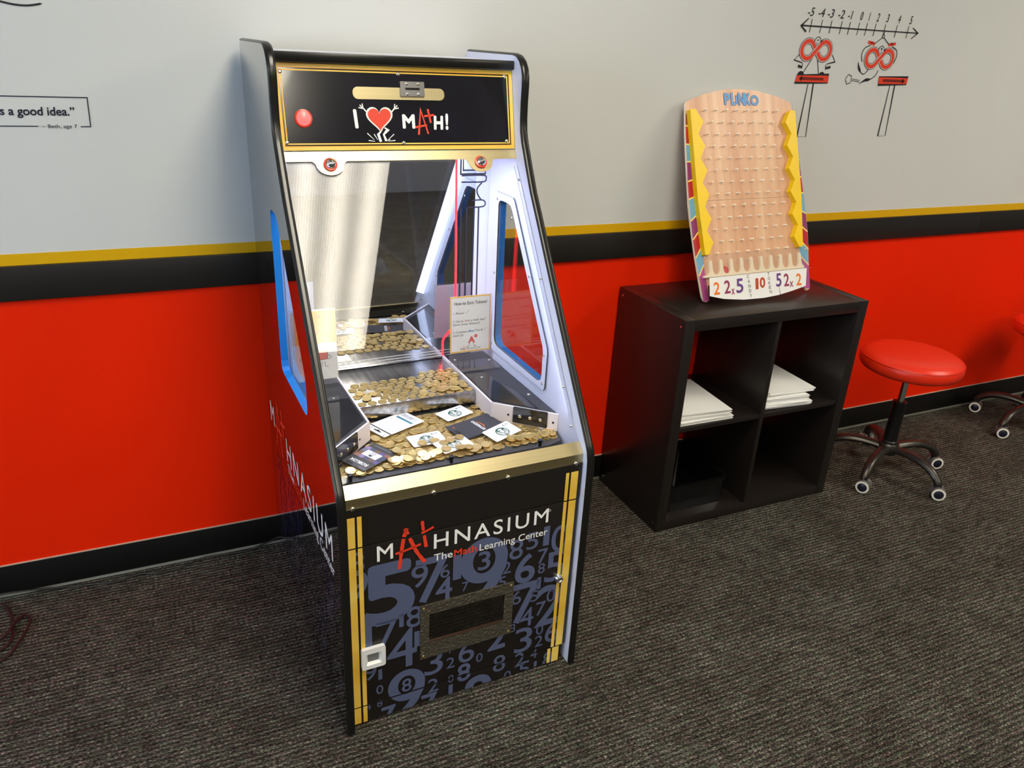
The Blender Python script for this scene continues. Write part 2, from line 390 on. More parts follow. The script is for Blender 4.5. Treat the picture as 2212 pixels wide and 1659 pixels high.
M_ = {}
def mk():
    M_['wall_white'] = mat('wall_white', (209, 211, 208), .6, spec=.3, bump=((90, 90, 90), .06, .002))
    M_['wall_red'] = mat('wall_red', (240, 38, 0), .5, spec=.15, bump=((90, 90, 90), .06, .002))
    M_['yellow'] = mat('rail_yellow', (222, 172, 8), .35)
    M_['rail_black'] = mat('rail_black', (30, 28, 25), .4, bump=((60, 200, 200), .1, .001))
    M_['base_black'] = mat('baseboard_black', (16, 16, 16), .35)
    M_['caulk'] = mat('caulk', (190, 170, 150), .6)
    M_['undercoat'] = mat('wall_bare_grey', (150, 150, 138), .7)
    M_['carpet'] = carpet_mat()
    M_['ceil'] = mat('ceiling_tile', (225, 222, 214), .9)
    M_['cframe'] = mat('ceiling_grid_white', (235, 235, 230), .5)
    M_['troffer'] = troffer_mat()
    M_['far'] = mat('room_far_wall', (120, 122, 130), .8)
    M_['cab_black'] = mat('cabinet_black_gloss', (12, 13, 22), .03, spec=.8, coat=1.)
    _b = MATS['cabinet_black_gloss'].node_tree.nodes['Principled BSDF']; _b.inputs['IOR'].default_value = 1.8; _b.inputs['Coat IOR'].default_value = 1.8; _b.inputs['Coat Roughness'].default_value = .02
    M_['cab_white'] = mat('cabinet_white', (228, 229, 246), .35)
    M_['cab_blue'] = mat('panel_edge_blue', (34, 138, 228), .25)
    M_['tmold'] = mat('t_mold_black', (20, 20, 17), .28)
    M_['door_black'] = mat('door_vinyl_black', (26, 22, 20), .38)
    M_['marq_black'] = mat('marquee_black', (17, 17, 22), .16, coat=.5, noise=((14, 14, 14), .5, (28, 28, 40)))
    M_['gold'] = mat('gold_print', (226, 178, 52), .35, noise=((3, 3, 9), .9, (244, 214, 108)))
    M_['orange_line'] = mat('orange_print', (224, 150, 30), .4)
    M_['steel'] = mat('brushed_steel', (198, 184, 142), .36, metal=1., noise=((3, 300, 300), .3, (168, 156, 122)), bump=((4, 900, 900), .05, .0004))
    M_['steel2'] = mat('bright_steel', (215, 215, 215), .22, metal=1.)
    M_['pusher_steel'] = mat('pusher_steel', (200, 198, 196), .25, metal=1., noise=((90, 3, 90), .6, (120, 116, 112)), bump=((300, 4, 300), .08, .0004))
    M_['chrome'] = mat('chrome', (235, 235, 235), .06, metal=1.)
    M_['screw'] = mat('screw_steel', (225, 220, 205), .18, metal=1.)
    M_['mirror'] = mat('mirror', (205, 208, 216), .015, metal=1.)
    M_['deck'] = mat('deck_black', (34, 34, 38), .12, coat=.6)
    M_['deck2'] = mat('deck_plate_black', (52, 52, 56), .35)
    M_['bed'] = mat('bed_grey', (62, 62, 66), .42)
    M_['guide'] = mat('guide_white', (232, 222, 222), .35)
    M_['brass'] = mat('brass_token', (216, 190, 126), .34, metal=.8, noise=((300, 300, 300), .4, (190, 160, 100)))
    M_['silver'] = mat('silver_token', (190, 196, 198), .25, metal=1.)
    M_['white'] = mat('white_print', (240, 240, 238), .45)
    M_['paper'] = mat('paper_white', (238, 238, 236), .8)
    M_['red_print'] = mat('red_print', (226, 62, 34), .45)
    M_['ink'] = mat('ink_black', (24, 24, 28), .5)
    M_['navy'] = mat('ink_navy', (14, 22, 48), .5)
    M_['slate'] = mat('number_print_slate', (84, 92, 122), .42)
    M_['slate_dark'] = mat('number_print_dark', (44, 48, 82), .03, spec=.8, coat=1.)
    _b = MATS['number_print_dark'].node_tree.nodes['Principled BSDF']; _b.inputs['IOR'].default_value = 1.8; _b.inputs['Coat IOR'].default_value = 1.8; _b.inputs['Coat Roughness'].default_value = .02
    M_['green'] = mat('logo_green', (18, 84, 66), .45)
    M_['teal'] = mat('teal_print', (70, 130, 142), .5)
    M_['grey'] = mat('grey_print', (150, 152, 160), .5)
    M_['card_white'] = mat('card_white', (242, 244, 248), .28)
    M_['card_black'] = mat('card_black', (52, 54, 62), .35)
    M_['orange'] = mat('orange_print2', (240, 120, 50), .45)
    M_['blue_print'] = mat('blue_print', (40, 130, 210), .45)
    M_['sheet_yellow'] = mat('sheet_yellow', (250, 190, 14), .6)
    M_['pink'] = mat('pink_print', (222, 120, 100), .5)
    M_['glass'] = glass_mat('front_glass', (.985, .985, .985), .0225)
    M_['pane'] = glass_mat('window_acrylic', (.97, .98, .985), .065)
    M_['acrylic'] = glass_mat('clear_acrylic', (.98, .98, .98), .035, haze=.03)
    M_['neon'] = mat('red_led', (255, 40, 40), .4, emit=(255, 34, 44), estr=4.)
    M_['btn'] = mat('lit_red_button', (255, 90, 90), .3, emit=(255, 96, 92), estr=1.1)
    M_['btn_ring'] = mat('button_ring_red', (214, 60, 40), .3)
    M_['handle'] = mat('white_plastic', (226, 228, 226), .4)
    M_['hammer'] = mat('cast_frame_grey', (112, 106, 92), .3, metal=.7, bump=((150, 90, 150), 1., .006))
    M_['hole'] = mat('dark_inside', (10, 9, 8), .5)
    M_['shelf'] = mat('black_brown_laminate', (31, 26, 24), .34, spec=.5, noise=((4, 60, 60), .4, (24, 20, 18)))
    M_['tray'] = mat('black_plastic_tray', (14, 14, 15), .12)
    M_['seat'] = mat('red_vinyl', (226, 44, 14), .36, bump=((300, 300, 300), .08, .0006))
    M_['piping'] = mat('red_vinyl_piping', (214, 38, 10), .35)
    M_['leg'] = mat('grey_black_metal', (70, 66, 62), .32, metal=.75)
    M_['black_plastic'] = mat('black_plastic', (16, 16, 17), .35)
    M_['wheel_grey'] = mat('caster_grey', (96, 92, 92), .5)
    M_['wheel_white'] = mat('caster_white', (232, 228, 214), .45)
    M_['hubcap'] = mat('caster_navy', (26, 28, 42), .35)
    M_['wood'] = wood_mat()
    M_['plinko_yellow'] = mat('plinko_yellow', (246, 206, 8), .4)
    M_['peg'] = mat('peg_wood', (252, 238, 218), .4)
    for k, c in dict(maroon=(140, 28, 32), skyblue=(112, 172, 206), purple=(140, 48, 110), crimson=(186, 28, 44), cream=(250, 226, 120), magenta=(176, 74, 140)).items():
        M_[k] = mat('plinko_'+k, c, .35)
    M_['lblue'] = mat('plinko_letter_blue', (74, 146, 206), .4)
    M_['plum'] = mat('plinko_plum', (110, 30, 70), .4)
    M_['violet'] = mat('violet_marker', (104, 62, 132), .6)
    M_['rust'] = mat('rust_marker', (186, 70, 34), .6)
    M_['tangerine'] = mat('orange_marker', (238, 118, 30), .6)
    M_['berry'] = mat('berry_marker', (150, 50, 90), .6)
    M_['chip'] = mat('red_chip', (222, 70, 70), .35)
    M_['cable'] = mat('cable_black', (28, 26, 26), .4)
    M_['cable2'] = mat('cable_dark_red', (44, 22, 22), .45)
mk()

# ------------------------------------------------------------------ the room
X0, X1, Y0, H = -3.2, 6.4, -6.2, 2.74
FW = Fr((0, 0, 0), (1, 0, 0), (0, 0, 1))      # back wall plane, normal to the room (-y)

def room():
    g = G()
    RB, RT = .866, .981
    g.add([(X0, 0, .012), (X1, 0, .012), (X1, 0, RB+.02), (X0, 0, RB+.02)], [(0, 1, 2, 3)], 1)
    g.add([(X0, 0, RB+.02), (X1, 0, RB+.02), (X1, 0, H), (X0, 0, H)], [(0, 1, 2, 3)], 0)
    g.add([(X0, 0, 0), (X1, 0, 0), (X1, 0, .012), (X0, 0, .012)], [(0, 1, 2, 3)], 2)
    g.add(*box(X0, X1, .001, .12, 0, H), 0)
    tag(g.build('wall_back', [M_['wall_white'], M_['wall_red'], M_['undercoat']]), kind='structure')
    f = boxobj('floor', (X0-.1, X1+.1, Y0-.1, .12, -.06, 0), M_['carpet']); tag(f, kind='structure')
    # chair rail: two black boards and the yellow band above
    t1 = boxobj('trim_1', (X0, 3.243, -.013, 0, .866, .953), M_['rail_black'], bev=.0012)
    t2 = boxobj('trim_2', (3.2445, X1, -.013, 0, .866, .953), M_['rail_black'], bev=.0012)
    t3 = boxobj('trim_3', (X0, X1, -.0022, 0, .953, .981), M_['yellow'])
    for t in (t1, t2, t3): tag(t, kind='structure')
    b = boxobj('baseboard_back', (X0, X1, -.006, 0, .013, .104), M_['base_black'], bev=.001); tag(b, kind='structure')
    boxobj('caulk_line', (X0, X1, -.0048, 0, .104, .1062), M_['caulk'], b)
    # other walls of the room: same two-tone paint
    WL = Fr((X0, 0, 0), (0, 1, 0), (0, 0, 1))
    tag(plate('wall_left', [rect(Y0, 0, 0, H), rect(-3.3, -.7, .75, 2.35)], WL, -.12, 0, M_['far']), kind='structure')
    wn = plate('window_1', [rect(-3.3, -.7, .75, 2.35), rect(-3.25, -2.03, .80, 2.30), rect(-1.97, -.75, .80, 2.30)], WL, -.09, -.03, M_['cframe']); tag(wn, kind='structure')
    for a, b in ((-3.25, -2.03), (-1.97, -.75)): plate('pane', [rect(a, b, .80, 2.30)], WL, -.062, -.058, M_['pane'], wn)
    for nm, bx in (('wall_right', (X1, X1+.12, Y0, 0, 0, H)), ('wall_front', (X0-.12, X1+.12, Y0-.12, Y0, 0, H))):
        tag(boxobj(nm, bx, M_['far']), kind='structure')
    c = boxobj('ceiling', (X0-.12, X1+.12, Y0-.12, .12, H, H+.08), M_['ceil']); tag(c, kind='structure')
room()

def troffers():
    spots = [(.81, -1.72, 'over the arcade machine'), (3.86, -1.72, 'over the red stools'),
             (.81, -4.0, 'behind the arcade aisle'), (3.86, -4.0, 'far behind the red stools'), (-2.24, -4.0, 'in the far corner, added unseen as warm fill')]  # last panel is an added, unseen warm fill that lifts the left side
    for i, (x, y, where) in enumerate(spots):
        t = empty('ceiling_light', (x, y, H), 0, 'recessed fluorescent ceiling panel '+where, 'light', 'recessed ceiling panels')
        fr = Fr((0, 0, 0), (1, 0, 0), (0, -1, 0))
        plate('frame', [rect(-.318, .318, -.625, .625), rect(-.298, .298, -.603, .603)], fr, -.001, .012, M_['cframe'], t)
        boxobj('diffuser', (-.3, .3, -.605, .605, -.009, -.004), M_['troffer'], t)
troffers()

# ------------------------------------------------------------------ wall print
def quote_decal():
    fr = Fr((-.083, -.0005, 1.279), (1, 0, 0), (0, 0, 1)); t = empty('quote_decal', (-.083, -.001, 1.279), 0, 'navy framed quote printed on the grey wall', 'wall decal')
    fr = Fr((0, 0, 0), (1, 0, 0), (0, 0, 1))
    k = Ink(fr, .0004)
    W = .0022
    k.line([(-.021, 0), (.001, 0)], W); k.line([(0, 0), (.002, .066)], W); k.line([(.003, .0655), (-.5, .0665)], W); k.line([(-.109, .0003), (-.5, .0003)], W)
    k.build('frame_line', M_['navy'], t)
    k = Ink(fr, .0004); k.text('s a good idea.”', -.0285, .0245, .019, .152, bold=.018, align='R', shear=.05); k.build('quote_lettering', M_['navy'], t)
    k = Ink(fr, .0004); k.text('– Beth, age 7', -.0285, -.0035, .0082, .0725, align='R'); k.build('name_lettering', M_['navy'], t)
    k = Ink(Fr((0, -.0012, 0), (1, 0, 0), (0, 0, 1)), .0004)
    k.line(smoothpath([(-.30, 1.553, 0), (-.25, 1.546, 0), (-.222, 1.5405, 0), (-.196, 1.536, 0), (-.17, 1.5355, 0), (-.142, 1.541, 0)], 5), [.004]*25+[.001])
    tag(k.build('curve_decal', M_['ink']), 'thin black curved stroke printed high on the grey wall', 'wall decal')
quote_decal()

def infinity(cx, cz, q=.037, r=.0275):
    right = [(cx+q+r*math.cos(a), cz+r*math.sin(a)) for a in [math.radians(128-256*i/22) for i in range(23)]]
    left = [(cx-q+r*math.cos(a), cz+r*math.sin(a)) for a in [math.radians(52+256*i/22) for i in range(23)]]
    def seg(p, e): return [(p[0]+(e[0]-p[0])*i/6, p[1]+(e[1]-p[1])*i/6) for i in range(1, 6)]
    return right+seg(right[-1], left[0])+left+seg(left[-1], right[0])

def number_line():
    t = empty('number_line_mural', (2.34, -.001, 1.614), 0, 'black number line with red infinity figures printed on the wall', 'wall decal')
    fr = Fr((-2.34, 0, -1.614), (1, 0, 0), (0, 0, 1))
    k = Ink(fr, .0004)
    k.line([(2.068, 1.613), (2.617, 1.616)], [.005, .0036])
    k.line([(2.094, 1.636), (2.0665, 1.612), (2.0925, 1.595)], [.0035, .006, .007]); k.line([(2.588, 1.632), (2.618, 1.616), (2.590, 1.596)], [.003, .005, .003])
    xs = [2.108, 2.154, 2.196, 2.243, 2.281, 2.324, 2.361, 2.402, 2.449, 2.506, 2.5645]
    for i, x in enumerate(xs): k.line([(x-.001, 1.594+.0003*i), (x+.002, 1.634+.0002*i)], .003)
    k.build('axis', M_['ink'], t)
    k = Ink(fr, .0004)
    for x, s in zip(xs, ['-5', '-4', '-3', '-2', '-1', '0', '1', '2', '3', '4', '5']):
        wd = .012 if len(s) == 1 else .028
        if s == '1': wd = .005
        if s == '-1': wd = .021
        k.text(s, x+.006, 1.643, .026, wd, align='R' if len(s) > 1 else 'C', shear=.18, bold=.006)
        k.pop('numeral', M_['ink'], t)
    for gi, (ax, az, sgn) in enumerate(((2.1525, 1.5405, '-'), (2.4565, 1.5255, '+'))):
        s = Ink(fr, .0003)                                   # outline, white border, red band
        path = infinity(ax, az)
        s.line(path, .0210, True, 0); s.line(path, .0172, True, 1, .0003); s.line(path, .0130, True, 2, .0006)
        ov = path[48:]+path[:4]
        s.line(ov[1:-1], .0172, False, 1, .0009); s.line(ov, .0130, False, 2, .0012)
        s.build('infinity_symbol', [M_['ink'], M_['wall_white'], M_['red_print']], t)
        LM = [M_['ink'], M_['wall_white'], M_['red_print']]
        s = Ink(fr, .0003)
        hx, hz = ax-.0015, az+.024
        cap = [(hx-.015, hz), (hx-.010, hz+.013), (hx, hz+.018), (hx+.010, hz+.013), (hx+.015, hz)]
        s.poly(cap, mi=1, lift=.0012); s.line(cap, .0028, lift=.0014); s.line([(hx+.012, hz+.001), (hx+.027, hz+.012)], [.005, .001], lift=.0014)
        s.line([(hx-.006, hz+.007), (hx+.006, hz+.008)], .0028, lift=.0016)
        if sgn == '+': s.line([(hx, hz+.0015), (hx, hz+.0135)], .0028, lift=.0016)
        s.pop('cap_strokes', LM, t)
        if sgn == '-':
            s.line([(2.088, 1.529), (2.062, 1.507), (2.102, 1.499)], .003); s.pop('arm_stroke', LM, t); s.line([(2.230, 1.529), (2.248, 1.507), (2.212, 1.499)], .003)
            s.pop('arm_stroke', LM, t)
            s.line([(2.103, 1.497), (2.103, 1.485), (2.084, 1.489)], [.003, .004, .009]); s.pop('hand_stroke', LM, t); s.line([(2.209, 1.497), (2.210, 1.485), (2.232, 1.490)], [.003, .004, .009])
            s.pop('hand_stroke', LM, t)
            s.line([(2.142, 1.515), (2.110, 1.464)], .003); s.line([(2.166, 1.513), (2.184, 1.464)], .003)
            for cx in (2.103, 2.198): s.poly(circ(cx, 1.4615, .014, 14, .012, 0, PI))
        else:
            s.line([(2.4525, 1.612), (2.4525, 1.603)], .003); s.line(circ(2.4525, 1.5975, .0055, 16), .0028, True)
            for sg in (-1, 1):
                s.line([(2.4525+sg*.005, 1.593), (2.4525+sg*.036, 1.572)], .003)
                s.line(smoothpath([(2.4525+sg*.052, 1.567, 0), (2.4525+sg*.078, 1.556, 0), (2.4525+sg*.086, 1.535, 0), (2.4525+sg*.077, 1.512, 0)], 5), .0032)
                s.line([(2.4525+sg*.033, 1.571), (2.4525+sg*.068, 1.577)], .010, mi=2)
                for q in range(4): s.line([(2.4525+sg*(.043+q*.004), 1.571), (2.4525+sg*(.043+q*.004), 1.580)], .002)
            s.pop('arm_strokes', LM, t)
            s.line(smoothpath([(2.414, 1.489, 0), (2.398, 1.473, 0), (2.382, 1.476, 0), (2.366, 1.492, 0), (2.358, 1.510, 0)], 5), [.003]*12+[.006, .010, .010, .009, .008, .006, .004, .003, .001])
            s.line(smoothpath([(2.462, 1.487, 0), (2.455, 1.470, 0), (2.432, 1.456, 0), (2.408, 1.452, 0), (2.382, 1.438, 0)], 5), [.003]*10+[.005, .007, .010, .011, .011, .009, .007, .005, .003, .002, .001])
            s.pop('leg_strokes', LM, t)
            for zz in (1.4525, 1.4475): s.line([(2.345, zz+.002), (2.384, zz-.002)], .0018)
            cl = []
            for q in range(40):
                a = 2*PI*q/40; rr = .0115+.0035*abs(math.sin(2.5*a)); cl.append((2.3285+rr*math.cos(a), 1.453+rr*1.1*math.sin(a)))
            s.line(cl, .0022, True)
        s.pop('leg_strokes' if sgn == '-' else 'puff_strokes', LM, t)
    for nm, bd, pole, arrow in (('l', [(2.082, 1.4355), (2.233, 1.438), (2.231, 1.4655), (2.0865, 1.4605)], [(2.1445, 1.436), (2.168, 1.437), (2.1795, 1.258), (2.1385, 1.258)], -1),
                                ('r', [(2.477, 1.4385), (2.620, 1.443), (2.621, 1.4685), (2.473, 1.466)], [(2.538, 1.441), (2.562, 1.441), (2.5725, 1.2615), (2.534, 1.261)], 1)):
        s = Ink(fr, .0004); s.line(pole+[pole[0]], .0027); s.build('sign_post', M_['ink'], t)
        s = Ink(fr, .0006); s.poly(bd, mi=1); s.line(bd, .003, True, 0, .0003)
        cx = sum(p[0] for p in bd)/4; cz = sum(p[1] for p in bd)/4
        s.line([(cx-.052, cz), (cx+.052, cz)], .009, mi=2, lift=.0003)
        s.poly([(cx+arrow*.062, cz), (cx+arrow*.047, cz+.0095), (cx+arrow*.047, cz-.0095)], mi=2, lift=.0003)
        s.build('arrow_sign', [M_['ink'], M_['red_print'], mat('arrow_maroon', (110, 24, 10), .5)], t)
number_line()

# ------------------------------------------------------------------ coin pusher machine
MO = Vector((.2874, -.8363, 0)); MA = .0231
MM = Matrix.Translation(MO) @ Matrix.Rotation(MA, 4, 'Z')
UO, UI_L, UI_R, UE = 0., .018, .5974, .6154
BACK = .80
PROF = [(.44, 1.4865), (.415, 1.4865)]
FRONT_PATH = [(BACK-.012, 1.4865), (.505, 1.4865), (.485, 1.483), (.468, 1.473), (.456, 1.459), (.449, 1.440), (.4475, 1.42), (.4485, 1.38), (.4475, 1.34), (.443, 1.312),
              (.433, 1.287), (.406, 1.237), (.373, 1.178), (.328, 1.113), (.242, .984), (.10, .776), (.043, .692), (.018, .655), (.008, .638), (.003, .618), (.001, .59), (0, .5), (0, .25), (0, .003)]
HOLE = [(.539, 1.118), (.534, 1.127), (.523, 1.131), (.484, 1.131), (.468, 1.128), (.455, 1.116), (.2475, .818), (.244, .805), (.243, .74), (.248, .727), (.262, .7205), (.275, .7205), (.50, .724), (.517, .7265), (.528, .734), (.533, .748)]

def pusher_machine():
    root = empty('coin_pusher', MO, MA, 'black and gold arcade coin pusher cabinet with lit glass front', 'arcade machine')
    DL = Fr((0, 0, 0), (0, -1, 0), (0, 0, 1))            # left outer face, a = -d
    def FU(u): return Fr((u, 0, 0), (0, 1, 0), (0, 0, 1))  # normal +u, a = d
    DO = Fr((0, .019, 0), (1, 0, 0), (0, 0, 1))          # door plane
    MQ = Fr((0, .468, 1.269), (1, 0, 0), (0, .04, .182)) # marquee plane
    HZ = lambda z: Fr((0, 0, z), (1, 0, 0), (0, 1, 0))
    outline = [p for p in FRONT_PATH]+[(BACK-.03, .003), (BACK, .035), (BACK, 1.474)]
    for side, u0, u1 in (('L', UO, UI_L), ('R', UI_R, UE)):
        g = prism([outline, HOLE], FU(0), u0, u1, (1, 0, 2) if side == 'L' else (0, 1, 2))
        p = g.build('side_panel', [M_['cab_black'], M_['cab_white'], M_['cab_blue']], root)
        # black T-mould over the top and front edge
        wd = .0195; sec = [(-.0008, -.0005), (-.0008, .0015), (.003, .0040), (.0065, .0048), (.009, .0044), (.012, .0048), (.0155, .0040), (.0188, .0015), (.0188, -.0005)]
        v, f = sweep_dz([(a, b) for a, b in FRONT_PATH], [(x, -y) for x, y in sec], u0)
        v2 = []
        # outward must point to the front/top: path runs back-top -> front -> down, so outward is on its right
        o = meshobj('edge_trim', v, f, M_['tmold'], p, smooth=True)
        # clear acrylic pane and bezel with screws on the inside
        inn = .5974-.003 if side == 'R' else .021
        bez_out = [(.559, 1.146), (.552, 1.150), (.455, 1.150), (.446, 1.144), (.226, .823), (.222, .81), (.224, .714), (.230, .705), (.543, .703), (.549, .709)]
        hole2 = [(a, b) for a, b in HOLE]
        hole2 = [((a-.40)*1.0+.40, b) for a, b in hole2]
        fr = Fr((UI_R, 0, 0), (0, -1, 0), (0, 0, 1)) if side == 'R' else FU(UI_L)
        sg = -1 if side == 'R' else 1
        plate('window_pane', [[(sg*a, b) for a, b in bez_out]], fr, .0004, .0032, M_['pane'], p)
        bo = [(sg*a, b) for a, b in bez_out]; hi = [(sg*a, b) for a, b in hole2]
        plate('window_bezel', [bo, hi], fr, .0034, .0052, [M_['cab_white'], M_['ink']], p, (0, 0, 1))
        for a, b in ((.545, 1.132), (.456, 1.098), (.545, .93), (.546, .722), (.236, .80), (.236, .722), (.34, .975)):
            screw('screw', fr, sg*a, b, .004, M_['screw'], p, c=.0052)
        if side == 'R':
            # glass channel strip along the slanted front edge with fixing pins
            for off in (.030, .052):
                k = Ink(fr, .0006); k.line([(sg*(.425+off*.8), 1.238-off*.2), (sg*(.060+off*.8), .700-off*.2)], .0016); k.build('groove_line', M_['grey'], p)
            for a, b in ((.43, 1.20), (.285, .985), (.135, .755), (.085, .672)):
                screw('pin', fr, sg*a, b, .0035, M_['screw'], p, h=.006)
    lp = [c for c in root.children if c.name.startswith('side_panel')][0]
    # print on the left outer face
    k = Ink(DL, .0006)
    def LT(d, z): return (-d, z)
    base = lambda d: .451+ (d-.06)*.012
    for tx, a, b, h, wd, sp in (('M', -.765, .476, .062, .055, 1), ('HNASIUM', -.545, .455, .068, .487, 1.25), ('The', -.545, .420, .026, .075, 1), ('Learning Center', -.355, .418, .030, .305, 1)):
        k.text(tx, a, b, h, wd, spacing=sp); k.pop('side_lettering', M_['white'], lp)
    k = Ink(DL, .0006)
    k.line([(-.612, .43), (-.65, .575), (-.690, .43)], [.012, .016, .009]); k.line([(-.70, .488), (-.60, .50)], .011); k.line([(-.592, .58), (-.577, .50)], .012); k.line([(-.615, .535), (-.548, .55)], .010)
    k.pop('side_letter_red', M_['red_print'], lp)
    k.text('Math', -.463, .419, .028, .095); k.pop('side_word_red', M_['red_print'], lp)
    k = Ink(DL, .0004); rnd = random.Random(5)
    for i in range(44):
        d = rnd.uniform(.05, .76); z = rnd.uniform(.03, .36); h = rnd.choice([.04, .06, .09, .14])
        k.text(str(rnd.randrange(10)), -d, z, h, bold=rnd.choice([0, .01, .03]), clip=(-.78, -.012, .012, .40)); k.pop('printed_number', M_['slate_dark'], lp)
    # roof, back, floor boards, top bar
    boxobj('roof', (UI_L, UI_R, .500, BACK-.01, 1.452, 1.4705), M_['cab_white'], root)
    tv = sweep_u = None
    g = G(); g.add(*box(UI_L, UI_R, .4935, .5005, 1.4525, 1.4735, .003)); g.build('top_bar', M_['tmold'], root, True)
    boxobj('back_board', (UI_L, UI_R, BACK-.012, BACK-.002, .02, 1.452), M_['cab_black'], root)
    # marquee
    mh = 1.451-1.269; ML = math.hypot(.04, .182)
    mq = plate('marquee', [rect(UI_L+.002, UI_R, 0, ML)], MQ, -.006, 0, M_['marq_black'], root)
    k = Ink(MQ, .0005)
    u0, u1 = .0225, .5965
    def frame(a, w_): k.poly(rect(u0+a, u1-a, .001+a, ML-.001-a), rect(u0+a+w_, u1-a-w_, .001+a+w_, ML-.001-a-w_), mi=0)
    frame(0, .0095); frame(.0125, .003)
    k.build('gold_border', M_['gold'], mq)
    kk = Ink(MQ, .0006)
    def fr2(a, w_): kk.poly(rect(u0+a, u1-a, .001+a, ML-.001-a), rect(u0+a+w_, u1-a-w_, .001+a+w_, ML-.001-a-w_))
    fr2(.0085, .0012); kk.build('orange_border', M_['orange_line'], mq)
    mz = lambda z: (z-1.269)/.182*ML
    # coin slot plate and validator
    plate('slot_plate', [rect(.193, .415, mz(1.379), mz(1.405), .012, 6)], MQ, 0, .0012, M_['steel'], mq)
    cp = plate('coin_validator', [rect(.305, .364, mz(1.386), mz(1.418), .002), rect(.317, .352, mz(1.3995), mz(1.4045))], MQ, .0012, .006, M_['steel2'], mq)
    plate('coin_slot', [rect(.316, .353, mz(1.399), mz(1.405))], MQ, .0013, .0016, M_['hole'], cp)
    for a in (.321, .3485):
        for b in (1.391, 1.413): screw('screw', MQ, a, mz(b), .0035, M_['screw'], cp, c=.006)
    for a, b in ((.304, 1.434), (.306, 1.285), (.036, 1.432), (.576, 1.436), (.036, 1.287), (.575, 1.288)): screw('screw', MQ, a, mz(b), .0045, M_['screw'], mq)
    v, f = lathe([(.020, 0), (.0195, .003), (.0165, .004)], 28, (.077, mz(1.337)), fr=MQ); rb = meshobj('start_button', v, f, M_['btn_ring'], mq, smooth=True)
    v, f = lathe([(.0165, .003), (.0155, .006), (.010, .0085), (0, .0095)], 28, (.077, mz(1.337)), fr=MQ); meshobj('button_lens', v, f, M_['btn'], rb, smooth=True)
    # I heart MATH!
    k = Ink(MQ, .0007)
    bz = mz(1.3165)
    for tx, a, b, h, wd, sh_ in (('I', .190, 1.3165, .042, .0105, -.1), ('M', .306, 1.3165, .032, .031, 0), ('H', .3835, 1.314, .032, .025, .06), ('!', .4135, 1.314, .037, .008, .06)):
        k.text(tx, a, mz(b), h, wd, bold=.035, shear=sh_); k.pop('marquee_lettering', M_['white'], mq)
    hc, hz = .2515, mz(1.3395)
    def heart(s, dx=0, dz=0):
        return [(hc+dx+s*.0018*16*math.sin(t)**3*.62, hz+dz+s*.0018*.62*(13*math.cos(t)-5*math.cos(2*t)-2*math.cos(3*t)-math.cos(4*t))) for t in [2*PI*i/40 for i in range(40)]][::-1]
    k.poly(heart(1.78)); 
    for sg in (-1, 1):
        k.line([(hc+sg*.022, hz+.004), (hc+sg*.038, hz+.022)], .003)
        for q in (-.5, .1, .7): k.line([(hc+sg*.037, hz+.020), (hc+sg*(.037+.011*math.cos(q+.7)), hz+.020+.011*math.sin(q+.7))], .0024)
    k.pop('heart_outline', M_['white'], mq)
    k.line([(hc+.004, hz-.024), (hc-.001, hz-.032), (hc-.006, hz-.036), (hc-.001, hz-.053)], [.005, .004, .004, .006]); k.line([(hc+.010, hz-.022), (hc+.018, hz-.026), (hc+.007, hz-.037), (hc+.012, hz-.051)], [.004, .004, .004, .006])
    k.pop('leg_strokes', M_['white'], mq)
    for q, (a, b) in enumerate(((-.032, -.034), (-.030, -.050), (-.016, -.036), (.034, -.050), (.032, -.036), (.022, -.048))):
        k.line([(hc+a, hz+b), (hc+a*.5, hz-.052+(b+.05)*.2)], [.0022, .0008])
    k.pop('motion_strokes', M_['white'], mq)
    k = Ink(MQ, .0013); k.poly(heart(1.53)); k.pop('heart_face', M_['red_print'], mq)
    k.line([(.3445, bz-.014), (.3525, bz+.042), (.3685, bz-.012)], [.005, .006, .004]); k.line([(.337, bz+.003), (.3665, bz+.008)], .0045)
    k.line([(.3705, bz+.044), (.3765, bz+.013)], .005); k.line([(.3605, bz+.028), (.386, bz+.031)], .0045)
    k.pop('marquee_letter_red', M_['red_print'], mq)
    # steel strip with two nozzle lugs
    lug = []
    ST = Fr((0, .456, 1.248), (1, 0, 0), (0, .012, .021)); SL = math.hypot(.012, .021)
    low = [(UI_L, 0)]
    for c in (.125, .496):
        low += [(c-.040, 0), (c-.036, -.003)]+[(c+.032*math.cos(a), -.008+.0255*math.sin(a)) for a in [PI+PI*i/12 for i in range(13)]]+[(c+.036, -.003), (c+.040, 0)]
    low += [(UI_R, 0), (UI_R, SL), (UI_L, SL)]
    st = plate('steel_strip', [low], Fr((0, .456, 1.248), (1, 0, 0), (0, .411, .598)), -.0015, 0, M_['steel'], root)
    NZ = Fr((0, .456, 1.248), (1, 0, 0), (0, .411, .598))
    for c in (.125, .496):
        v, f = lathe([(.0155, 0), (.0155, .004), (.0115, .005)], 24, (c, -.009), fr=NZ); nz = meshobj('nozzle_ring', v, f, M_['btn_ring'], st, smooth=True)
        v, f = lathe([(.0118, .003), (.0112, .009), (.0085, .013), (.0035, .015), (.0032, .010), (0, .010)], 24, (c, -.009), fr=NZ); meshobj('chrome_nozzle', v, f, M_['chrome'], nz, smooth=True)
    # front glass
    GL = Fr((0, .050, .652), (1, 0, 0), (0, .411, .598)); gl = math.hypot(.409, .597)
    plate('front_glass', [rect(UI_L+.001, UI_R-.001, 0, gl)], GL, -.004, -.001, M_['glass'], root)
    # bent steel ledge
    prof = [(.046, .650), (.024, .627), (.022, .586), (.026, .586), (.028, .625), (.050, .647)]
    g = G(); n = len(prof)
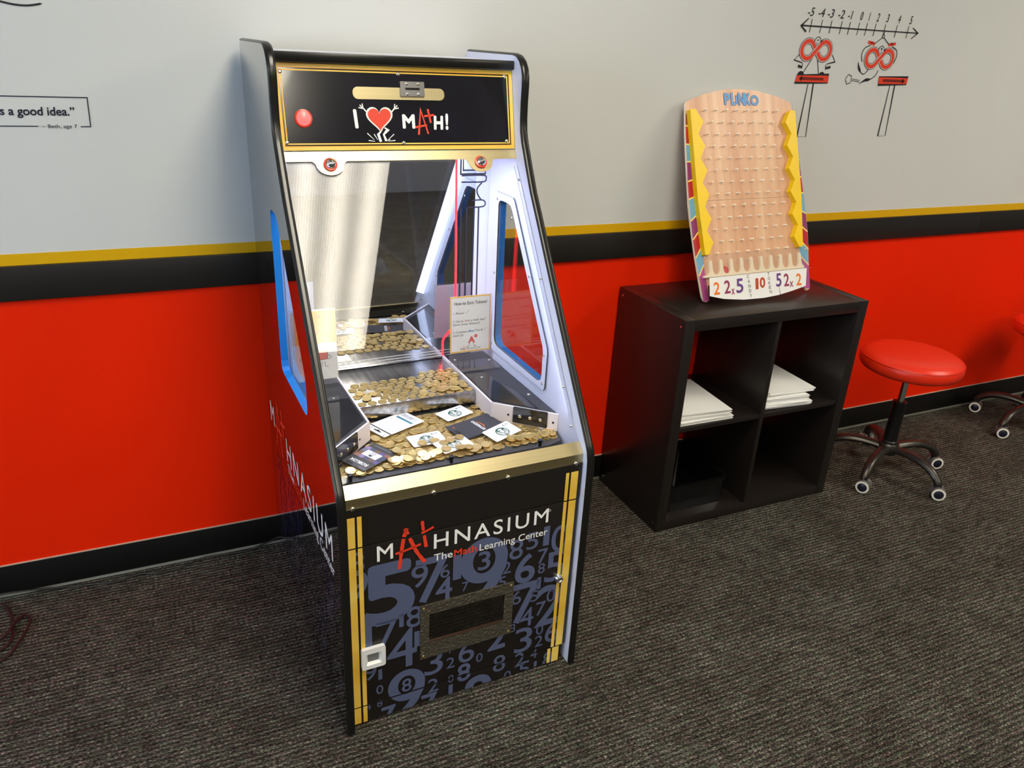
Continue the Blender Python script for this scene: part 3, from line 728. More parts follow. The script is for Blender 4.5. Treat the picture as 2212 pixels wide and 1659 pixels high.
    g.add([(u, d, z) for u in (UI_L+.001, UI_R-.0005) for d, z in prof], [(i, (i+1) % n, n+(i+1) % n, n+i) for i in range(n)]+[tuple(range(n))[::-1], tuple(range(n, 2*n))])
    for i, q in enumerate(g.f): pass
    le = g.build('steel_ledge', M_['steel'], root)
    LF = Fr((0, .0235, 0), (1, 0, 0), (0, 0, 1))
    for a in (.037, .218, .399, .578): screw('screw', LF, a, .605, .0055, M_['screw'], le, h=.004, c=.001)
    # lower front: fixed board, door, kick board
    up = boxobj('front_board', (UI_L, UI_R-.002, .0195, .034, .509, .605), M_['door_black'], root)
    dr = boxobj('door', (UI_L+.001, UI_R-.004, .019, .034, .0575, .5065), M_['door_black'], root, bev=.001)
    ki = boxobj('kick_board', (UI_L, UI_R-.016, .0195, .034, .006, .0555), M_['door_black'], root)
    for part, z0, z1, sh in ((up, .5092, .586, 0), (dr, .0582, .506, 0), (ki, .0065, .0553, -.009)):
        for a0, a1 in ((.0215, .0395), (.0445, .0545), (.551+sh, .560+sh), (.565+sh, .585+sh)):
            k = Ink(DO, .0012); k.poly(rect(a0, a1, z0, z1)); k.build('gold_stripe', M_['gold'], part)
    DG = [('5', .112, .364, .167, 2), ('9', .185, .39, .061, 0), ('7', .216, .373, .123, 0), ('6', .247, .386, .036, 0), ('1', .277, .388, .069, 0), ('2', .407, .35, .034, 0), ('8', .43, .397, .055, 0), ('5', .473, .411, .048, 0), ('1', .511, .415, .056, 0), ('0', .551, .398, .076, 0), ('7', .505, .358, .042, 0), ('6', .458, .333, .084, 1), ('8', .504, .321, .029, 0), ('5', .544, .317, .09, 0), ('1', .5, .277, .036, 0), ('7', .465, .229, .122, 0), ('6', .439, .25, .04, 0), ('5', .49, .24, .033, 0), ('0', .538, .227, .037, 0), ('2', .537, .198, .126, 0), ('4', .472, .179, .058, 0), ('7', .511, .195, .042, 0), ('8', .433, .157, .025, 0), ('3', .467, .108, .077, 0), ('0', .513, .126, .032, 0), ('2', .513, .088, .035, 0), ('6', .552, .107, .066, 0), ('4', .245, .336, .063, 1), ('7', .299, .327, .026, 0), ('5', .397, .311, .031, 0), ('1', .141, .277, .037, 0), ('8', .172, .278, .058, 0), ('1', .06, .258, .07, 0), ('7', .106, .25, .078, 0), ('4', .142, .191, .112, 0), ('1', .179, .21, .046, 0), ('3', .222, .123, .073, 0), ('4', .26, .148, .024, 0), ('2', .266, .105, .033, 0), ('6', .308, .125, .064, 0), ('0', .344, .094, .027, 0), ('2', .39, .137, .067, 2), ('8', .401, .054, .052, 0), ('2', .46, .045, .044, 0), ('4', .501, .049, .029, 0), ('8', .303, .061, .055, 1), ('0', .268, .053, .023, 0), ('2', .221, .05, .042, 0), ('1', .088, .135, .031, 0), ('9', .064, .15, .046, 0), ('0', .086, .089, .026, 0), ('8', .085, .046, .02, 0), ('4', .057, .046, .02, 0), ('7', .211, -.005, .064, 1), ('1', .268, .015, .038, 0), ('9', .344, -.015, .101, 2), ('0', .427, .003, .031, 0), ('5', .475, .009, .049, 0), ('1', .508, .008, .029, 0), ('8', .545, .018, .045, 0), ('7', .107, .004, .05, 2), ('9', .040, .404, .076, 0), ('8', .040, .465, .054, 0)]
    for part, z0, z1 in ((dr, .0585, .506), (ki, .007, .0550)):
        for ch, u, z, h, b in DG:
            z += .004
            if z+h/2 < z0 or z-h/2 > z1: continue
            bold = (.004, .016, .030)[b]; asp = .66 if ch != '1' else .30
            wd = h*asp*(1.12 if b == 2 else 1)
            k = Ink(DO, .0008); k.text(ch, u, z-h/2, h, wd, bold=bold, align='C', clip=(.039, .5645, z0, z1))
            if k.f: k.build('printed_number', M_['slate'], part)
        k = Ink(DO, .0008)
        # the two big rings with a numeral inside
        for inn, u, cy, r in (('3', .346, .392, .062), ('8', .153, .081, .047)):
            cl = (.039, .5645, z0, z1)
            k.poly(circ(u, cy, r, 40, r*1.03), circ(u, cy+.001, r*.47, 30, r*.60), clip=cl)
            k.poly([(u+r*.99, cy-r*.1), (u+r*.96, cy-r*.5), (u+r*.62, cy-r*1.25), (u+r*.15, cy-r*1.85), (u-r*.55, cy-r*1.85), (u+r*.0, cy-r*1.3), (u+r*.32, cy-r*.85)], clip=cl, lift=.00002)
            k.pop('printed_ring', M_['slate'], part)
            k.text(inn, u, cy-r*.42, r*.84, r*.52, bold=.012, align='C', clip=cl); k.pop('printed_number', M_['slate'], part)
    k = Ink(DO, .0015)
    for tx, a, b, h, wd, sp in (('M', .086, .4605, .040, .0365, 1), ('HNASIUM', .218, .4595, .039, .2935, 1.22), ('The', .2185, .4255, .0185, .046, 1), ('Learning Center', .332, .4235, .0185, .180, 1)):
        k = Ink(DO, .0015); k.text(tx, a, b, h, wd, bold=.006, spacing=sp)
        if sp > 1: k.line(circ(.5145, .4915, .0026, 12), .0008, True)
        k.build('door_lettering', M_['white'], dr)
    k = Ink(DO, .0015)
    rnd = random.Random(3)
    def brush(pts, wd, zlo, zhi):
        P = smoothpath([(a, b, 0) for a, b in pts], 7); P = [p for p in P if zlo <= p.y <= zhi]
        if len(P) > 1: k.line(P, [wd*(.8+.35*rnd.random()) for _ in P])
    def aplus(zlo, zhi):
        brush([(.1365, .427), (.141, .465), (.147, .505), (.154, .531)], .0085, zlo, zhi); brush([(.150, .531), (.163, .498), (.178, .462), (.197, .430)], .0085, zlo, zhi)
        brush([(.128, .470), (.155, .474), (.187, .481)], .006, zlo, zhi); brush([(.190, .541), (.193, .515), (.200, .470)], .0075, zlo, zhi); brush([(.172, .508), (.195, .511), (.217, .519)], .0055, zlo, zhi)
    aplus(0, .5062); k.build('door_letter_red', M_['red_print'], dr)
    k = Ink(DO, .0015); k.text('Math', .268, .4247, .0185, .0565, bold=.012); k.build('door_word_red', M_['red_print'], dr)
    k = Ink(DO, .0015); aplus(.5095, .56); k.build('board_lettering_red', M_['red_print'], up)
    # prize slot
    sf = plate('prize_slot_frame', [rect(.186, .428, .150, .308), rect(.208, .404, .196, .279)], DO, .0006, .004, M_['hammer'], dr)
    for a, b in ((.194, .300), (.420, .300), (.194, .158), (.420, .158)): screw('rivet', DO, a, b, .0035, mat('brass_rivet', (190, 170, 120), .35, metal=1.), sf, h=.002, c=.004)
    plate('prize_flap', [rect(.205, .407, .193, .282)], DO, .0006, .0016, mat('smoked_flap', (16, 12, 10), .05, coat=1.), sf)
    plate('flap_lip', [rect(.208, .404, .1955, .1985)], DO, .0016, .0045, mat('copper_lip', (190, 150, 130), .3, metal=1.), sf)
    # recessed handle
    hd = plate('pull_handle', [rect(.043, .0995, .173, .231, .006), rect(.054, .089, .184, .2165, .002)], DO, .0006, .010, M_['handle'], dr)
    plate('handle_recess', [rect(.052, .091, .182, .219)], DO, .0007, .0012, mat('recess_grey', (120, 122, 122), .5), hd)
    g = G()
    o_, i_ = rect(.054, .089, .184, .2165), rect(.059, .085, .188, .210)
    g.add([DO(p[0], p[1], .009) for p in o_]+[DO(p[0], p[1], .002) for p in i_], [(i, (i+1) % 4, 4+(i+1) % 4, 4+i) for i in range(4)])
    g.build('handle_bevel', M_['handle'], hd)
    v, f = lathe([(.0125, 0), (.0125, .003), (.0105, .006), (.0085, .012), (.006, .0125), (.0055, .009), (0, .009)], 20, (.555, .281), fr=DO); meshobj('door_lock', v, f, M_['chrome'], dr, smooth=True)
    # play field: mirror, bed, pusher, guides, decks
    mi = boxobj('mirror', (UI_L, UI_R, .612, .620, .668, 1.44), M_['mirror'], root)
    MI = Fr((0, .612, 0), (1, 0, 0), (0, 0, 1))
    k = Ink(MI, .0008); k.poly(rect(.556, .597, .67, 1.29)); k.poly(rect(.0185, .058, .67, 1.29)); k.build('white_strip', M_['cab_white'], mi)
    k = Ink(MI, .0014)
    for x in (.518, .535, .5555, .570): k.line([(x, .70), (x-.0035, 1.098)], .0042)
    k.line(smoothpath([(.535, 1.098, 0), (.577, 1.098, 0), (.586, 1.106, 0), (.578, 1.116, 0), (.545, 1.116, 0)], 5), .0035); k.line(smoothpath([(.572, 1.118, 0), (.562, 1.133, 0), (.561, 1.148, 0), (.574, 1.163, 0)], 5), .0038)
    k.line(smoothpath([(.515, 1.165, 0), (.577, 1.165, 0), (.586, 1.173, 0), (.578, 1.182, 0), (.515, 1.182, 0)], 5), .0035); k.line(rect(.512, .583, 1.186, 1.248), .004, True); k.line(rect(.519, .574, 1.196, 1.238), .003, True)
    k.line(circ(.548, 1.220, .014, 12, .012, PI, 2*PI), .003)
    k.build('column_print', mat('column_ink', (44, 42, 58), .4), mi)
    k = Ink(MI, .001)
    for z in (.674, .682, .690): k.line([(UI_L, z), (UI_R, z)], .0013)
    k.build('mirror_edge_lines', M_['white'], mi)
    # red light tube in front of the mirror
    pts = [(.498, .6085, 1.30), (.5055, .6085, .80), (.505, .6085, .762), (.471, .6085, .726), (.468, .6085, .715), (.468, .6085, .675)]
    v, f = tube(pts, .0017, 8); meshobj('red_light_tube', v, f, M_['neon'], root, smooth=True)
    # bed
    bedz = .622
    BD = [(UI_L+.001, .112), (.060, .098), (.545, .098), (UI_R-.012, .112), (UI_R-.001, .150), (UI_R-.001, .605), (UI_L+.001, .605)]
    bd = plate('coin_bed', [BD], HZ(bedz), -.012, 0, M_['bed'], root)
    for u in (.056, .292, .523):
        v, f = lathe([(.0042, -.002), (.0042, .012), (.0062, .013), (.0062, .0165), (.004, .018), (0, .018)], 12, (u, .104, bedz)); meshobj('peg_bolt', v, f, M_['black_plastic'], bd, smooth=True)
    boxobj('chute_back', (UI_L+.001, UI_R-.001, .055, .090, .52, .60), M_['deck'], root)
    # pusher block: steel top and front, cleats
    pu = boxobj('pusher', (.150, .4655, .366, .609, .632, .667), M_['pusher_steel'], root, bev=.0012)
    for i in range(11):
        u = .165+.0285*i; wd = .010 if i % 3 == 1 else .0035
        boxobj('cleat', (u, u+wd, .3655, .369, .6255, .632), M_['black_plastic'], pu)
    # guides (white) and black side decks
    for sg in (0, 1):
        mu = (lambda u: u) if sg == 0 else (lambda u: UE-u)
        gz0, gz1 = bedz, .672
        # straight guide
        a0, a1 = sorted((mu(.4665), mu(.4715)))
        gd = boxobj('guide_rail', (a0, a1, .267, .609, gz0+.004, gz1+.002), M_['guide'], root)
        a0, a1 = sorted((mu(.460), mu(.4665)))
        # diagonal guide
        p0, p1 = Vector((mu(.469), .269)), Vector((mu(.5965), .150))
        t = (p1-p0).normalized(); q = Vector((-t.y, t.x))*.0025
        g = G(); ring = [p0-q, p1-q, p1+q, p0+q]
        g.add([(p.x, p.y, z) for z in (gz0+.004, gz1+.002) for p in ring], [(3, 2, 1, 0), (4, 5, 6, 7)]+[(i, (i+1) % 4, 4+(i+1) % 4, 4+i) for i in range(4)])
        dg = g.build('diagonal_guide', M_['guide'], root)
        xx = t if sg == 0 else -t
        DF = Fr((p0.x, p0.y, 0) if sg == 0 else (p1.x, p1.y, 0), (xx.x, xx.y, 0), (0, 0, 1)); ln = (p1-p0).length
        lo, hi = (.058, .148) if sg == 0 else (ln-.148, ln-.058)
        plate('black_plate', [rect(lo, hi, gz0+.010, gz1+.0035, .003)], DF, .003, .006, M_['deck'], dg)
        for q_ in (.2, .5, .8): screw('screw', DF, lo+(hi-lo)*q_, gz0+.030, .0045, M_['screw'], dg, c=.006)
        for q_ in ((.045, ln-.012) if sg == 0 else (ln-.045, .012)): screw('bolt_hole', DF, q_, gz0+.027, .003, M_['hole'], dg, h=.0006, c=.0026)
        dk = [(mu(.4715), .609), (mu(.4715), .272), (mu(.597), .153), (mu(.597), .609)]
        if sg: dk = dk[::-1]
        d_ = plate('side_deck', [dk], HZ(gz1), -.006, 0, M_['deck2'], root)
        ins = [(mu(.476), .52), (mu(.476), .285), (mu(.565), .197), (mu(.562), .30), (mu(.536), .395), (mu(.536), .52)]
        if sg: ins = ins[::-1]
        plate('gloss_insert', [ins], HZ(gz1), .0004, .0014, M_['deck'], d_)
        for a, b in ((.512, .43), (.582, .285), (.585, .54), (.49, .57)): screw('screw', HZ(gz1), mu(a), b, .0045, M_['screw'], d_)
    boxobj('lamp_housing', (UI_L+.03, UI_R-.03, .474, .512, 1.266, 1.282), M_['cab_white'], root)
    return root
ROOT = pusher_machine()

def led():
    """cool LED bar under the marquee and two LED strips behind the slanted front edges"""
    inw = Vector((0, .824, -.566)); sl = Vector((0, .566, .824))
    for loc, sx, sy, pw, zdir, xdir in (((.3077, .492, 1.262), .36, .05, LED_POWER*1.05, Vector((0, 0, 1)), Vector((1, 0, 0))),
                                       ((.030, .275, .955), .62, .03, LED_POWER*.10, -(inw+Vector((.5, 0, 0))), sl), ((.5855, .275, .955), .62, .03, LED_POWER*.10, -(inw+Vector((-.5, 0, 0))), sl)):
        ld = bpy.data.lights.new('led_bar_light', 'AREA'); ld.shape = 'RECTANGLE'; ld.size = sx; ld.size_y = sy; ld.energy = pw; ld.color = (.62, .72, 1.)
        o = bpy.data.objects.new('led_bar_light', ld); COL.objects.link(o)
        z = zdir.normalized(); x = (xdir-z*xdir.dot(z)).normalized(); y = z.cross(x)
        m = Matrix(((x.x, y.x, z.x, loc[0]), (x.y, y.y, z.y, loc[1]), (x.z, y.z, z.z, loc[2]), (0, 0, 0, 1)))
        o.matrix_world = MM @ m
        tag(o, 'cool white LED bar shining inside the coin pusher', 'light', 'LED bars of the coin pusher')
led()

# ------------------------------------------------------------------ tokens
def coin_mesh(name, m, m2=None):
    R0, T = .0118, .0021
    prof = [(R0-.0006, 0), (R0, .0004), (R0, T-.0003), (R0-.0003, T), (R0-.0014, T), (R0-.0019, T-.0004), (.0066, T-.0004), (0, T-.0004)]
    v, f = lathe(prof, 20)
    me = bpy.data.meshes.new(name); me.from_pydata([tuple(x) for x in v], [], f); me.materials.append(m)
    if m2:
        me.materials.append(m2)
    me.update()
    for p in me.polygons:
        p.use_smooth = False
        if m2 and p.center.z > T-.0006 and Vector((p.center.x, p.center.y)).length < .0066: p.material_index = 1
    return me

def inside(p, poly):
    c = False; j = len(poly)-1
    for i in range(len(poly)):
        a, b = poly[i], poly[j]
        if (a[1] > p[1]) != (b[1] > p[1]) and p[0] < (b[0]-a[0])*(p[1]-a[1])/(b[1]-a[1])+a[0]: c = not c
        j = i
    return c

CARDS = {   # name: centre u, d, z, angle(deg, of long axis), length, width, tilt about long axis, tilt about short axis
    'white_back': (.226, .318, .6315, 22, .130, .078, 0, 0),
    'cup_a': (.389, .324, .6315, 18, .0856, .054, 1, 0),
    'cup_b': (.273, .216, .6312, 3, .0856, .054, 2, 0),
    'cup_c': (.322, .166, .6335, 14, .0856, .054, 4, 0),
    'cup_d': (.455, .178, .6375, 20, .0856, .054, 5, -3),
    'arrow': (.410, .234, .6325, 15, .132, .079, 1.5, -1.0),
    'game': (.120, .176, .6335, 29, .108, .074, 2, 0),
}
def in_card(u, d, grow):
    for c in CARDS.values():
        a = math.radians(c[3]); x = (u-c[0])*math.cos(a)+(d-c[1])*math.sin(a); y = -(u-c[0])*math.sin(a)+(d-c[1])*math.cos(a)
        if abs(x) < c[4]/2+grow and abs(y) < c[5]/2+grow: return True
    return False

def tokens():
    rnd = random.Random(11)
    brass = coin_mesh('token', M_['brass']); two = coin_mesh('token', M_['brass'], M_['silver'])
    def put(u, d, z, tx=0, ty=0, label='', group='', me=brass, nm='token'):
        o = bpy.data.objects.new(nm, me); COL.objects.link(o)
        o.matrix_world = MM @ Matrix.Translation((u, d, z)) @ Matrix.Rotation(tx, 4, 'X') @ Matrix.Rotation(ty, 4, 'Y') @ Matrix.Rotation(rnd.uniform(0, 6.28), 4, 'Z')
        tag(o, label, 'token', group); return o
    S = .0243
    n = 0
    # on the pusher shelf
    lab, grp = 'gold token lying on the steel pusher shelf', 'tokens on the pusher shelf'
    row = 0; d = .3785; S = .0262
    base = []
    while d < .535:
        off = S/2 if row % 2 else 0
        u = .1625+off
        while u < .454:
            lim = .495+.02*math.sin((u-.16)*9)+(.018 if u > .35 else 0)
            if d < lim and rnd.random() < .93: base.append((u+rnd.uniform(-.0012, .0012), d+rnd.uniform(-.0012, .0012)))
            u += S
        row += 1; d += S*.88
    S = .0243
    for u, d in base: put(u, d, .6672, rnd.uniform(-.01, .01), rnd.uniform(-.01, .01), lab, grp); n += 1
    for i in range(26):
        if i < 15: u = rnd.uniform(.37, .45); d = rnd.uniform(.385, .49)
        else: u = rnd.uniform(.17, .38); d = rnd.uniform(.385, .47)
        put(u, d, .6696+.002*(i % 2 if i < 15 else 0), rnd.uniform(-.07, .07), rnd.uniform(-.07, .07), 'gold token resting on other tokens atop the pusher shelf', 'upper tokens on the pusher shelf'); n += 1
    # bed
    poly = [(.158, .362), (.158, .262), (.040, .158), (.032, .122), (.12, .124), (.30, .122), (.48, .124), (.580, .132), (.583, .160), (.457, .262), (.457, .362)]
    lab, grp = 'gold token lying flat in the lower coin bed', 'tokens in the lower coin bed'
    hidden = []
    row = 0; d = .128; top = []
    while d < .360:
        u = .030+(S/2 if row % 2 else 0)
        while u < .59:
            if inside((u, d), poly):
                p = (u+rnd.uniform(-.0012, .0012), d+rnd.uniform(-.0012, .0012))
                if in_card(p[0], p[1], -.013): hidden.append(p)
                elif rnd.random() < .95: top.append(p)
            u += S
        row += 1; d += S*.88
    for u, d in top:
        sil = u > .50 and rnd.random() < .3
        put(u, d, .6246, rnd.uniform(-.03, .03), rnd.uniform(-.03, .03), 'two-tone token with silver centre beside the black corner plate' if sil else lab, 'two-tone tokens by the corner guide' if sil else grp, two if sil else brass); n += 1
    # loose second layer
    k = 0; tries = 0
    while k < 34 and tries < 3000:
        tries += 1; u = rnd.uniform(.05, .58); d = rnd.uniform(.128, .352)
        if inside((u, d), poly) and not in_card(u, d, .012):
            put(u, d, .6272, rnd.uniform(-.09, .09), rnd.uniform(-.09, .09), 'gold token resting at a slant on the lower coin bed', 'slanted tokens on the lower coin bed'); k += 1; n += 1
    # heaps along the front edge
    lab, grp = 'gold token heaped at the front edge of the coin bed', 'tokens heaped at the front edge'
    heaps = [(.17, .140, 6), (.20, .136, 7), (.235, .138, 6), (.265, .142, 5), (.36, .138, 5), (.40, .136, 4), (.475, .142, 6), (.51, .145, 5), (.545, .142, 5), (.075, .132, 4)]
    for hu, hd, c in heaps:
        for i in range(c):
            put(hu+rnd.uniform(-.012, .012), hd+rnd.uniform(-.010, .007), .6270+.0016*i, rnd.uniform(-.05, .22), rnd.uniform(-.18, .18), lab, grp); n += 1
    # a few tokens lying on the cards
    for u, d, z in ((.255, .196, .634), (.286, .196, .634), (.302, .176, .636), (.320, .182, .637), (.345, .186, .638), (.296, .146, .636), (.330, .140, .637), (.185, .176, .637)):
        put(u, d, z, rnd.uniform(-.08, .08), rnd.uniform(-.08, .08), 'gold token lying on top of a gift card', 'tokens on the gift cards'); n += 1
    # underlayer nobody can count
    g = G()
    prof = [(.0115, 0), (.0118, .001), (.0115, .002), (0, .002)]
    row = 0; d = .126
    pts = list(hidden)
    while d < .36:
        u = .036+(S/2 if row % 2 else 0)
        while u < .588:
            q = (u+.006+rnd.uniform(-.002, .002), d+.009+rnd.uniform(-.002, .002))
            if inside(q, poly): g.add(*lathe(prof, 14, (q[0], q[1], .6222)))
            u += S
        row += 1; d += S*.88
    for p in hidden: g.add(*lathe(prof, 14, (p[0], p[1], .6246)))
    o = g.build('token_underlayer', M_['brass']); o.matrix_world = MM
    tag(o, 'gold tokens packed beneath the top layer of the coin bed', 'tokens', kind='stuff')
    print('tokens', n)
tokens()

# ------------------------------------------------------------------ gift cards
def card(name, key, m, label, r=.0035, over=None):
    u, d, z, a, L, W_, tx, ty = CARDS[key] if over is None else over
    o = plate(name, [rect(-L/2, L/2, -W_/2, W_/2, r, 3)], Fr((0, 0, 0), (1, 0, 0), (0, 1, 0)), 0, .0008, m)
    o.matrix_world = MM @ Matrix.Translation((u, d, z)) @ Matrix.Rotation(math.radians(a), 4, 'Z') @ Matrix.Rotation(math.radians(tx), 4, 'X') @ Matrix.Rotation(math.radians(ty), 4, 'Y')
    tag(o, label, 'gift card', 'gift cards in the coin pusher'); return o

def cards():
    CF = Fr((0, 0, .0008), (1, 0, 0), (0, 1, 0))
    def cup_logo(o, x=0., y=-.002, r=.0178, amount=True):
        k = Ink(CF, .0002); k.poly(circ(x, y, r, 32)); k.build('round_logo', M_['green'], o)
        k = Ink(CF, .0004)
        k.poly(circ(x, y+.001, r*.26, 14, r*.34))                                                            # face
        k.poly([(x-r*.3, y+r*.42), (x-r*.34, y+r*.78), (x-r*.12, y+r*.6), (x, y+r*.9), (x+r*.12, y+r*.6), (x+r*.34, y+r*.78), (x+r*.3, y+r*.42)])   # crown
        for sg in (-1, 1):
            for q in range(3):
                rr = r*(.42+.19*q)
                k.line([(x+sg*rr*math.cos(t), y+rr*1.0*math.sin(t)) for t in [(.55-.28*j) for j in range(8)]], r*.085)
            k.line(smoothpath([(x+sg*r*.55, y-r*.55, 0), (x+sg*r*.75, y-r*.1, 0), (x+sg*r*.72, y+r*.45, 0)], 4), r*.1)
            for q in (.12, .3, .48): k.line([(x+sg*r*q, y-r*.28), (x+sg*r*q*.9, y-r*.82)], r*.09)
        k.build('logo_figure', M_['white'], o)
        if amount:
            k = Ink(CF, .0002); k.text('$10', .018, .0135, .0065, .017, bold=.0); k.build('amount_lettering', M_['navy'], o)
    for key, lab in (('cup_a', 'white gift card with round green logo, lying nearest the steel pusher face'), ('cup_b', 'white gift card with round green logo, flat beside the white barcode card'),
                     ('cup_c', 'white gift card with round green logo, partly buried by tokens at the bed edge'), ('cup_d', 'white gift card with round green logo, leaning on the black card')):
        cup_logo(card('gift_card', key, M_['card_white'], lab))
    # white carrier seen from the back with barcode and hang hole
    o = card('gift_card_carrier', 'white_back', M_['card_white'], 'white gift card carrier showing barcode and teal bar')
    k = Ink(CF, .0002); k.poly(rect(-.046, -.042, -.039, .039)); k.poly(rect(-.057, -.052, -.014, .012, .002)); k.poly(circ(-.052, -.001, .004, 10)); k.text('5', -.056, -.034, .008, ang=PI/2)
    k.build('black_print', M_['ink'], o)
    k = Ink(CF, .0002); k.poly(rect(.028, .036, -.030, .028)); k.build('teal_bar', M_['teal'], o)
    k = Ink(CF, .0002); rnd = random.Random(2)
    y = -.024
    while y < .026:
        wd = rnd.choice([.0012, .0022, .0035]); k.poly(rect(.043, .056, y, y+wd)); y += wd+rnd.choice([.0015, .003])
    y = .018
    while y < .036: k.poly(rect(-.059, -.050, y, y+.0016)); y += .0034
    for x in (-.036, -.031, -.026, -.014, -.009, -.004): k.poly(rect(x, x+.0007, -.034, .030))
    k.build('grey_print', M_['grey'], o)
    # black carrier with white word and orange smile
    o = card('gift_card_carrier', 'arrow', M_['card_black'], 'black gift card carrier with white word and orange smile')
    def portrait(o, word, x, hh, wd, m, bold=.02, y=0):      # text runs along +y of the card, top of the text to -x
        k = Ink(CF, .0002); k.text(word, x, y, hh, wd, ang=PI/2, align='C', bold=bold); return k.build('word_lettering', m, o)
    portrait(o, 'amazon', .012, .0125, .052, M_['white'])
    k = Ink(CF, .0003); k.line(smoothpath([(.0145, -.018, 0), (.0195, -.004, 0), (.0155, .016, 0)], 7), [.0012]*4+[.003]*7+[.002, .002, .0035, .004]); k.text('50', -.048, .020, .006, ang=PI/2); k.build('orange_smile', M_['orange'], o)
    k = Ink(CF, .0003); k.poly(rect(-.059, -.054, -.014, .010, .002)); k.poly(circ(-.0535, -.002, .004, 10)); k.build('hang_hole', M_['hole'], o)
    # dark game card
    o = card('gift_card_carrier', 'game', mat('game_card_grey', (70, 68, 66), .3), 'dark grey game gift card with white box and picture tiles')
    portrait(o, 'ROBLOX', -.028, .0105, .052, M_['white'], .03)
    rnd = random.Random(8); tiles = [(96, 84, 140), (120, 90, 70), (70, 80, 110), (150, 130, 170), (160, 110, 90), (60, 66, 84), (110, 120, 140), (150, 100, 80)]
    for i in range(4):
        for j in range(5):
            if i in (1, 2) and j in (1, 2, 3): continue
            k = Ink(CF, .0002); x = -.016+i*.0125; y = -.036+j*.0146; k.poly(rect(x, x+.0118, y, y+.0138)); k.build('picture_tile', mat('tile_%d' % ((i*5+j) % 8), tiles[(i*5+j) % 8], .35), o)
    k = Ink(CF, .0003); k.poly(rect(-.0035, .021, -.0215, .0225)); k.build('white_box', M_['card_white'], o)
    k = Ink(CF, .0005); k.poly(rect(.000, .006, -.004, .005)); k.text('GIFT', .0125, .0, .0055, .017, ang=PI/2, align='C'); k.text('CARD', .0195, .0, .0055, .018, ang=PI/2, align='C'); k.build('box_lettering', M_['ink'], o)
    k = Ink(CF, .0002); k.poly(rect(.044, .046, -.026, .026)); k.poly(rect(-.049, -.048, -.034, -.012)); k.poly(rect(-.0465, -.0455, -.034, -.012)); k.build('small_print', M_['grey'], o)
    k = Ink(CF, .0003); k.poly(rect(-.050, -.046, .004, .024, .0018)); k.build('hang_hole', M_['hole'], o)
cards()

# ------------------------------------------------------------------ signs in clear holders
def sign(name, loc, yaw, lean, w_, h_, label, draw):
    t = empty(name, (0, 0, 0), 0, label, 'sign')
    t.matrix_world = MM @ Matrix.Translation(loc) @ Matrix.Rotation(yaw, 4, 'Z')
    fr = Fr((0, 0, 0), (1, 0, 0), (0, math.sin(lean), math.cos(lean)))
    z0 = .028
    sh = plate('printed_sheet', [rect(-w_/2, w_/2, z0, z0+h_)], fr, -.0008, 0, M_['paper'], t)
    plate('clear_holder', [rect(-w_/2-.004, w_/2+.003, .0, z0+h_+.003)], fr, .0012, .0026, M_['acrylic'], t)
    plate('clear_foot', [rect(-w_/2-.004, w_/2+.003, -.075, 0)], Fr((0, 0, .0), (1, 0, 0), (0, 1, 0)), .0005, .0022, M_['acrylic'], t)
    draw(sh, fr, z0)
    return t

def sign_right(sh, fr, z0):
    W_, H_ = .121, .163; x0 = -W_/2
    k = Ink(fr, .0004); k.poly(rect(x0, -x0, z0, z0+H_), rect(x0+.0035, -x0-.0035, z0+.0035, z0+H_-.0035)); k.build('gold_border', M_['sheet_yellow'], sh)
    k = Ink(fr, .0004); T = lambda y: z0+H_-y
    k.text('How to Earn Tokens!', 0, T(.0245), .0093, .098, align='C', bold=.008)
    k.text('1. Plinko!', x0+.008, T(.051), .0062, .033)
    k.text('2. Get an', x0+.008, T(.074), .0062, .031); k.text('on a math test', x0+.0495, T(.0735), .0062, .053)
    k.text('(show Center Director)!', x0+.008, T(.0835), .0062, .081)
    k.text('3. Complete a', x0+.008, T(.1055), .0062, .046); k.text('Test &', x0+.074, T(.1045), .0062, .023); k.text('Level Up!', x0+.008, T(.115), .0062, .032)
    for y, x in ((.046, .046), (.070, .100), (.101, .098)): k.line([(x0+x, T(y+.004)), (x0+x+.010, T(y-.005))], [.0005, .0009])
    k.text('M', x0+.030, T(.1565), .0055, .006); k.text('HNASIUM', x0+.048, T(.1565), .0055, .043, spacing=1.2)
    cx = x0+.064; cy = T(.138)
    for sg in (-1, 1): k.line([(cx+sg*.005, cy), (cx+sg*.009, cy-.009), (cx+sg*.014, cy-.010)], [.001, .001, .003]); 
    k.build('sheet_lettering', M_['ink'], sh)
    k = Ink(fr, .0005); k.text('A', x0+.0425, T(.074), .0062); k.text('A', cx, cy, .020, .021, align='C', bold=.05); k.line(circ(cx+.013, cy+.020, .003, 12), .004, True)
    k.line([(x0+.038, T(.158)), (x0+.041, T(.147)), (x0+.0445, T(.158))], .0012); k.line([(x0+.037, T(.1535)), (x0+.045, T(.153))], .001); k.line([(x0+.046, T(.147)), (x0+.047, T(.152))], .001)
    k.build('red_print', M_['red_print'], sh)
    k = Ink(fr, .0004); k.text('Blue', x0+.0555, T(.105), .0062, .0165, bold=.02); k.build('blue_word', M_['blue_print'], sh)

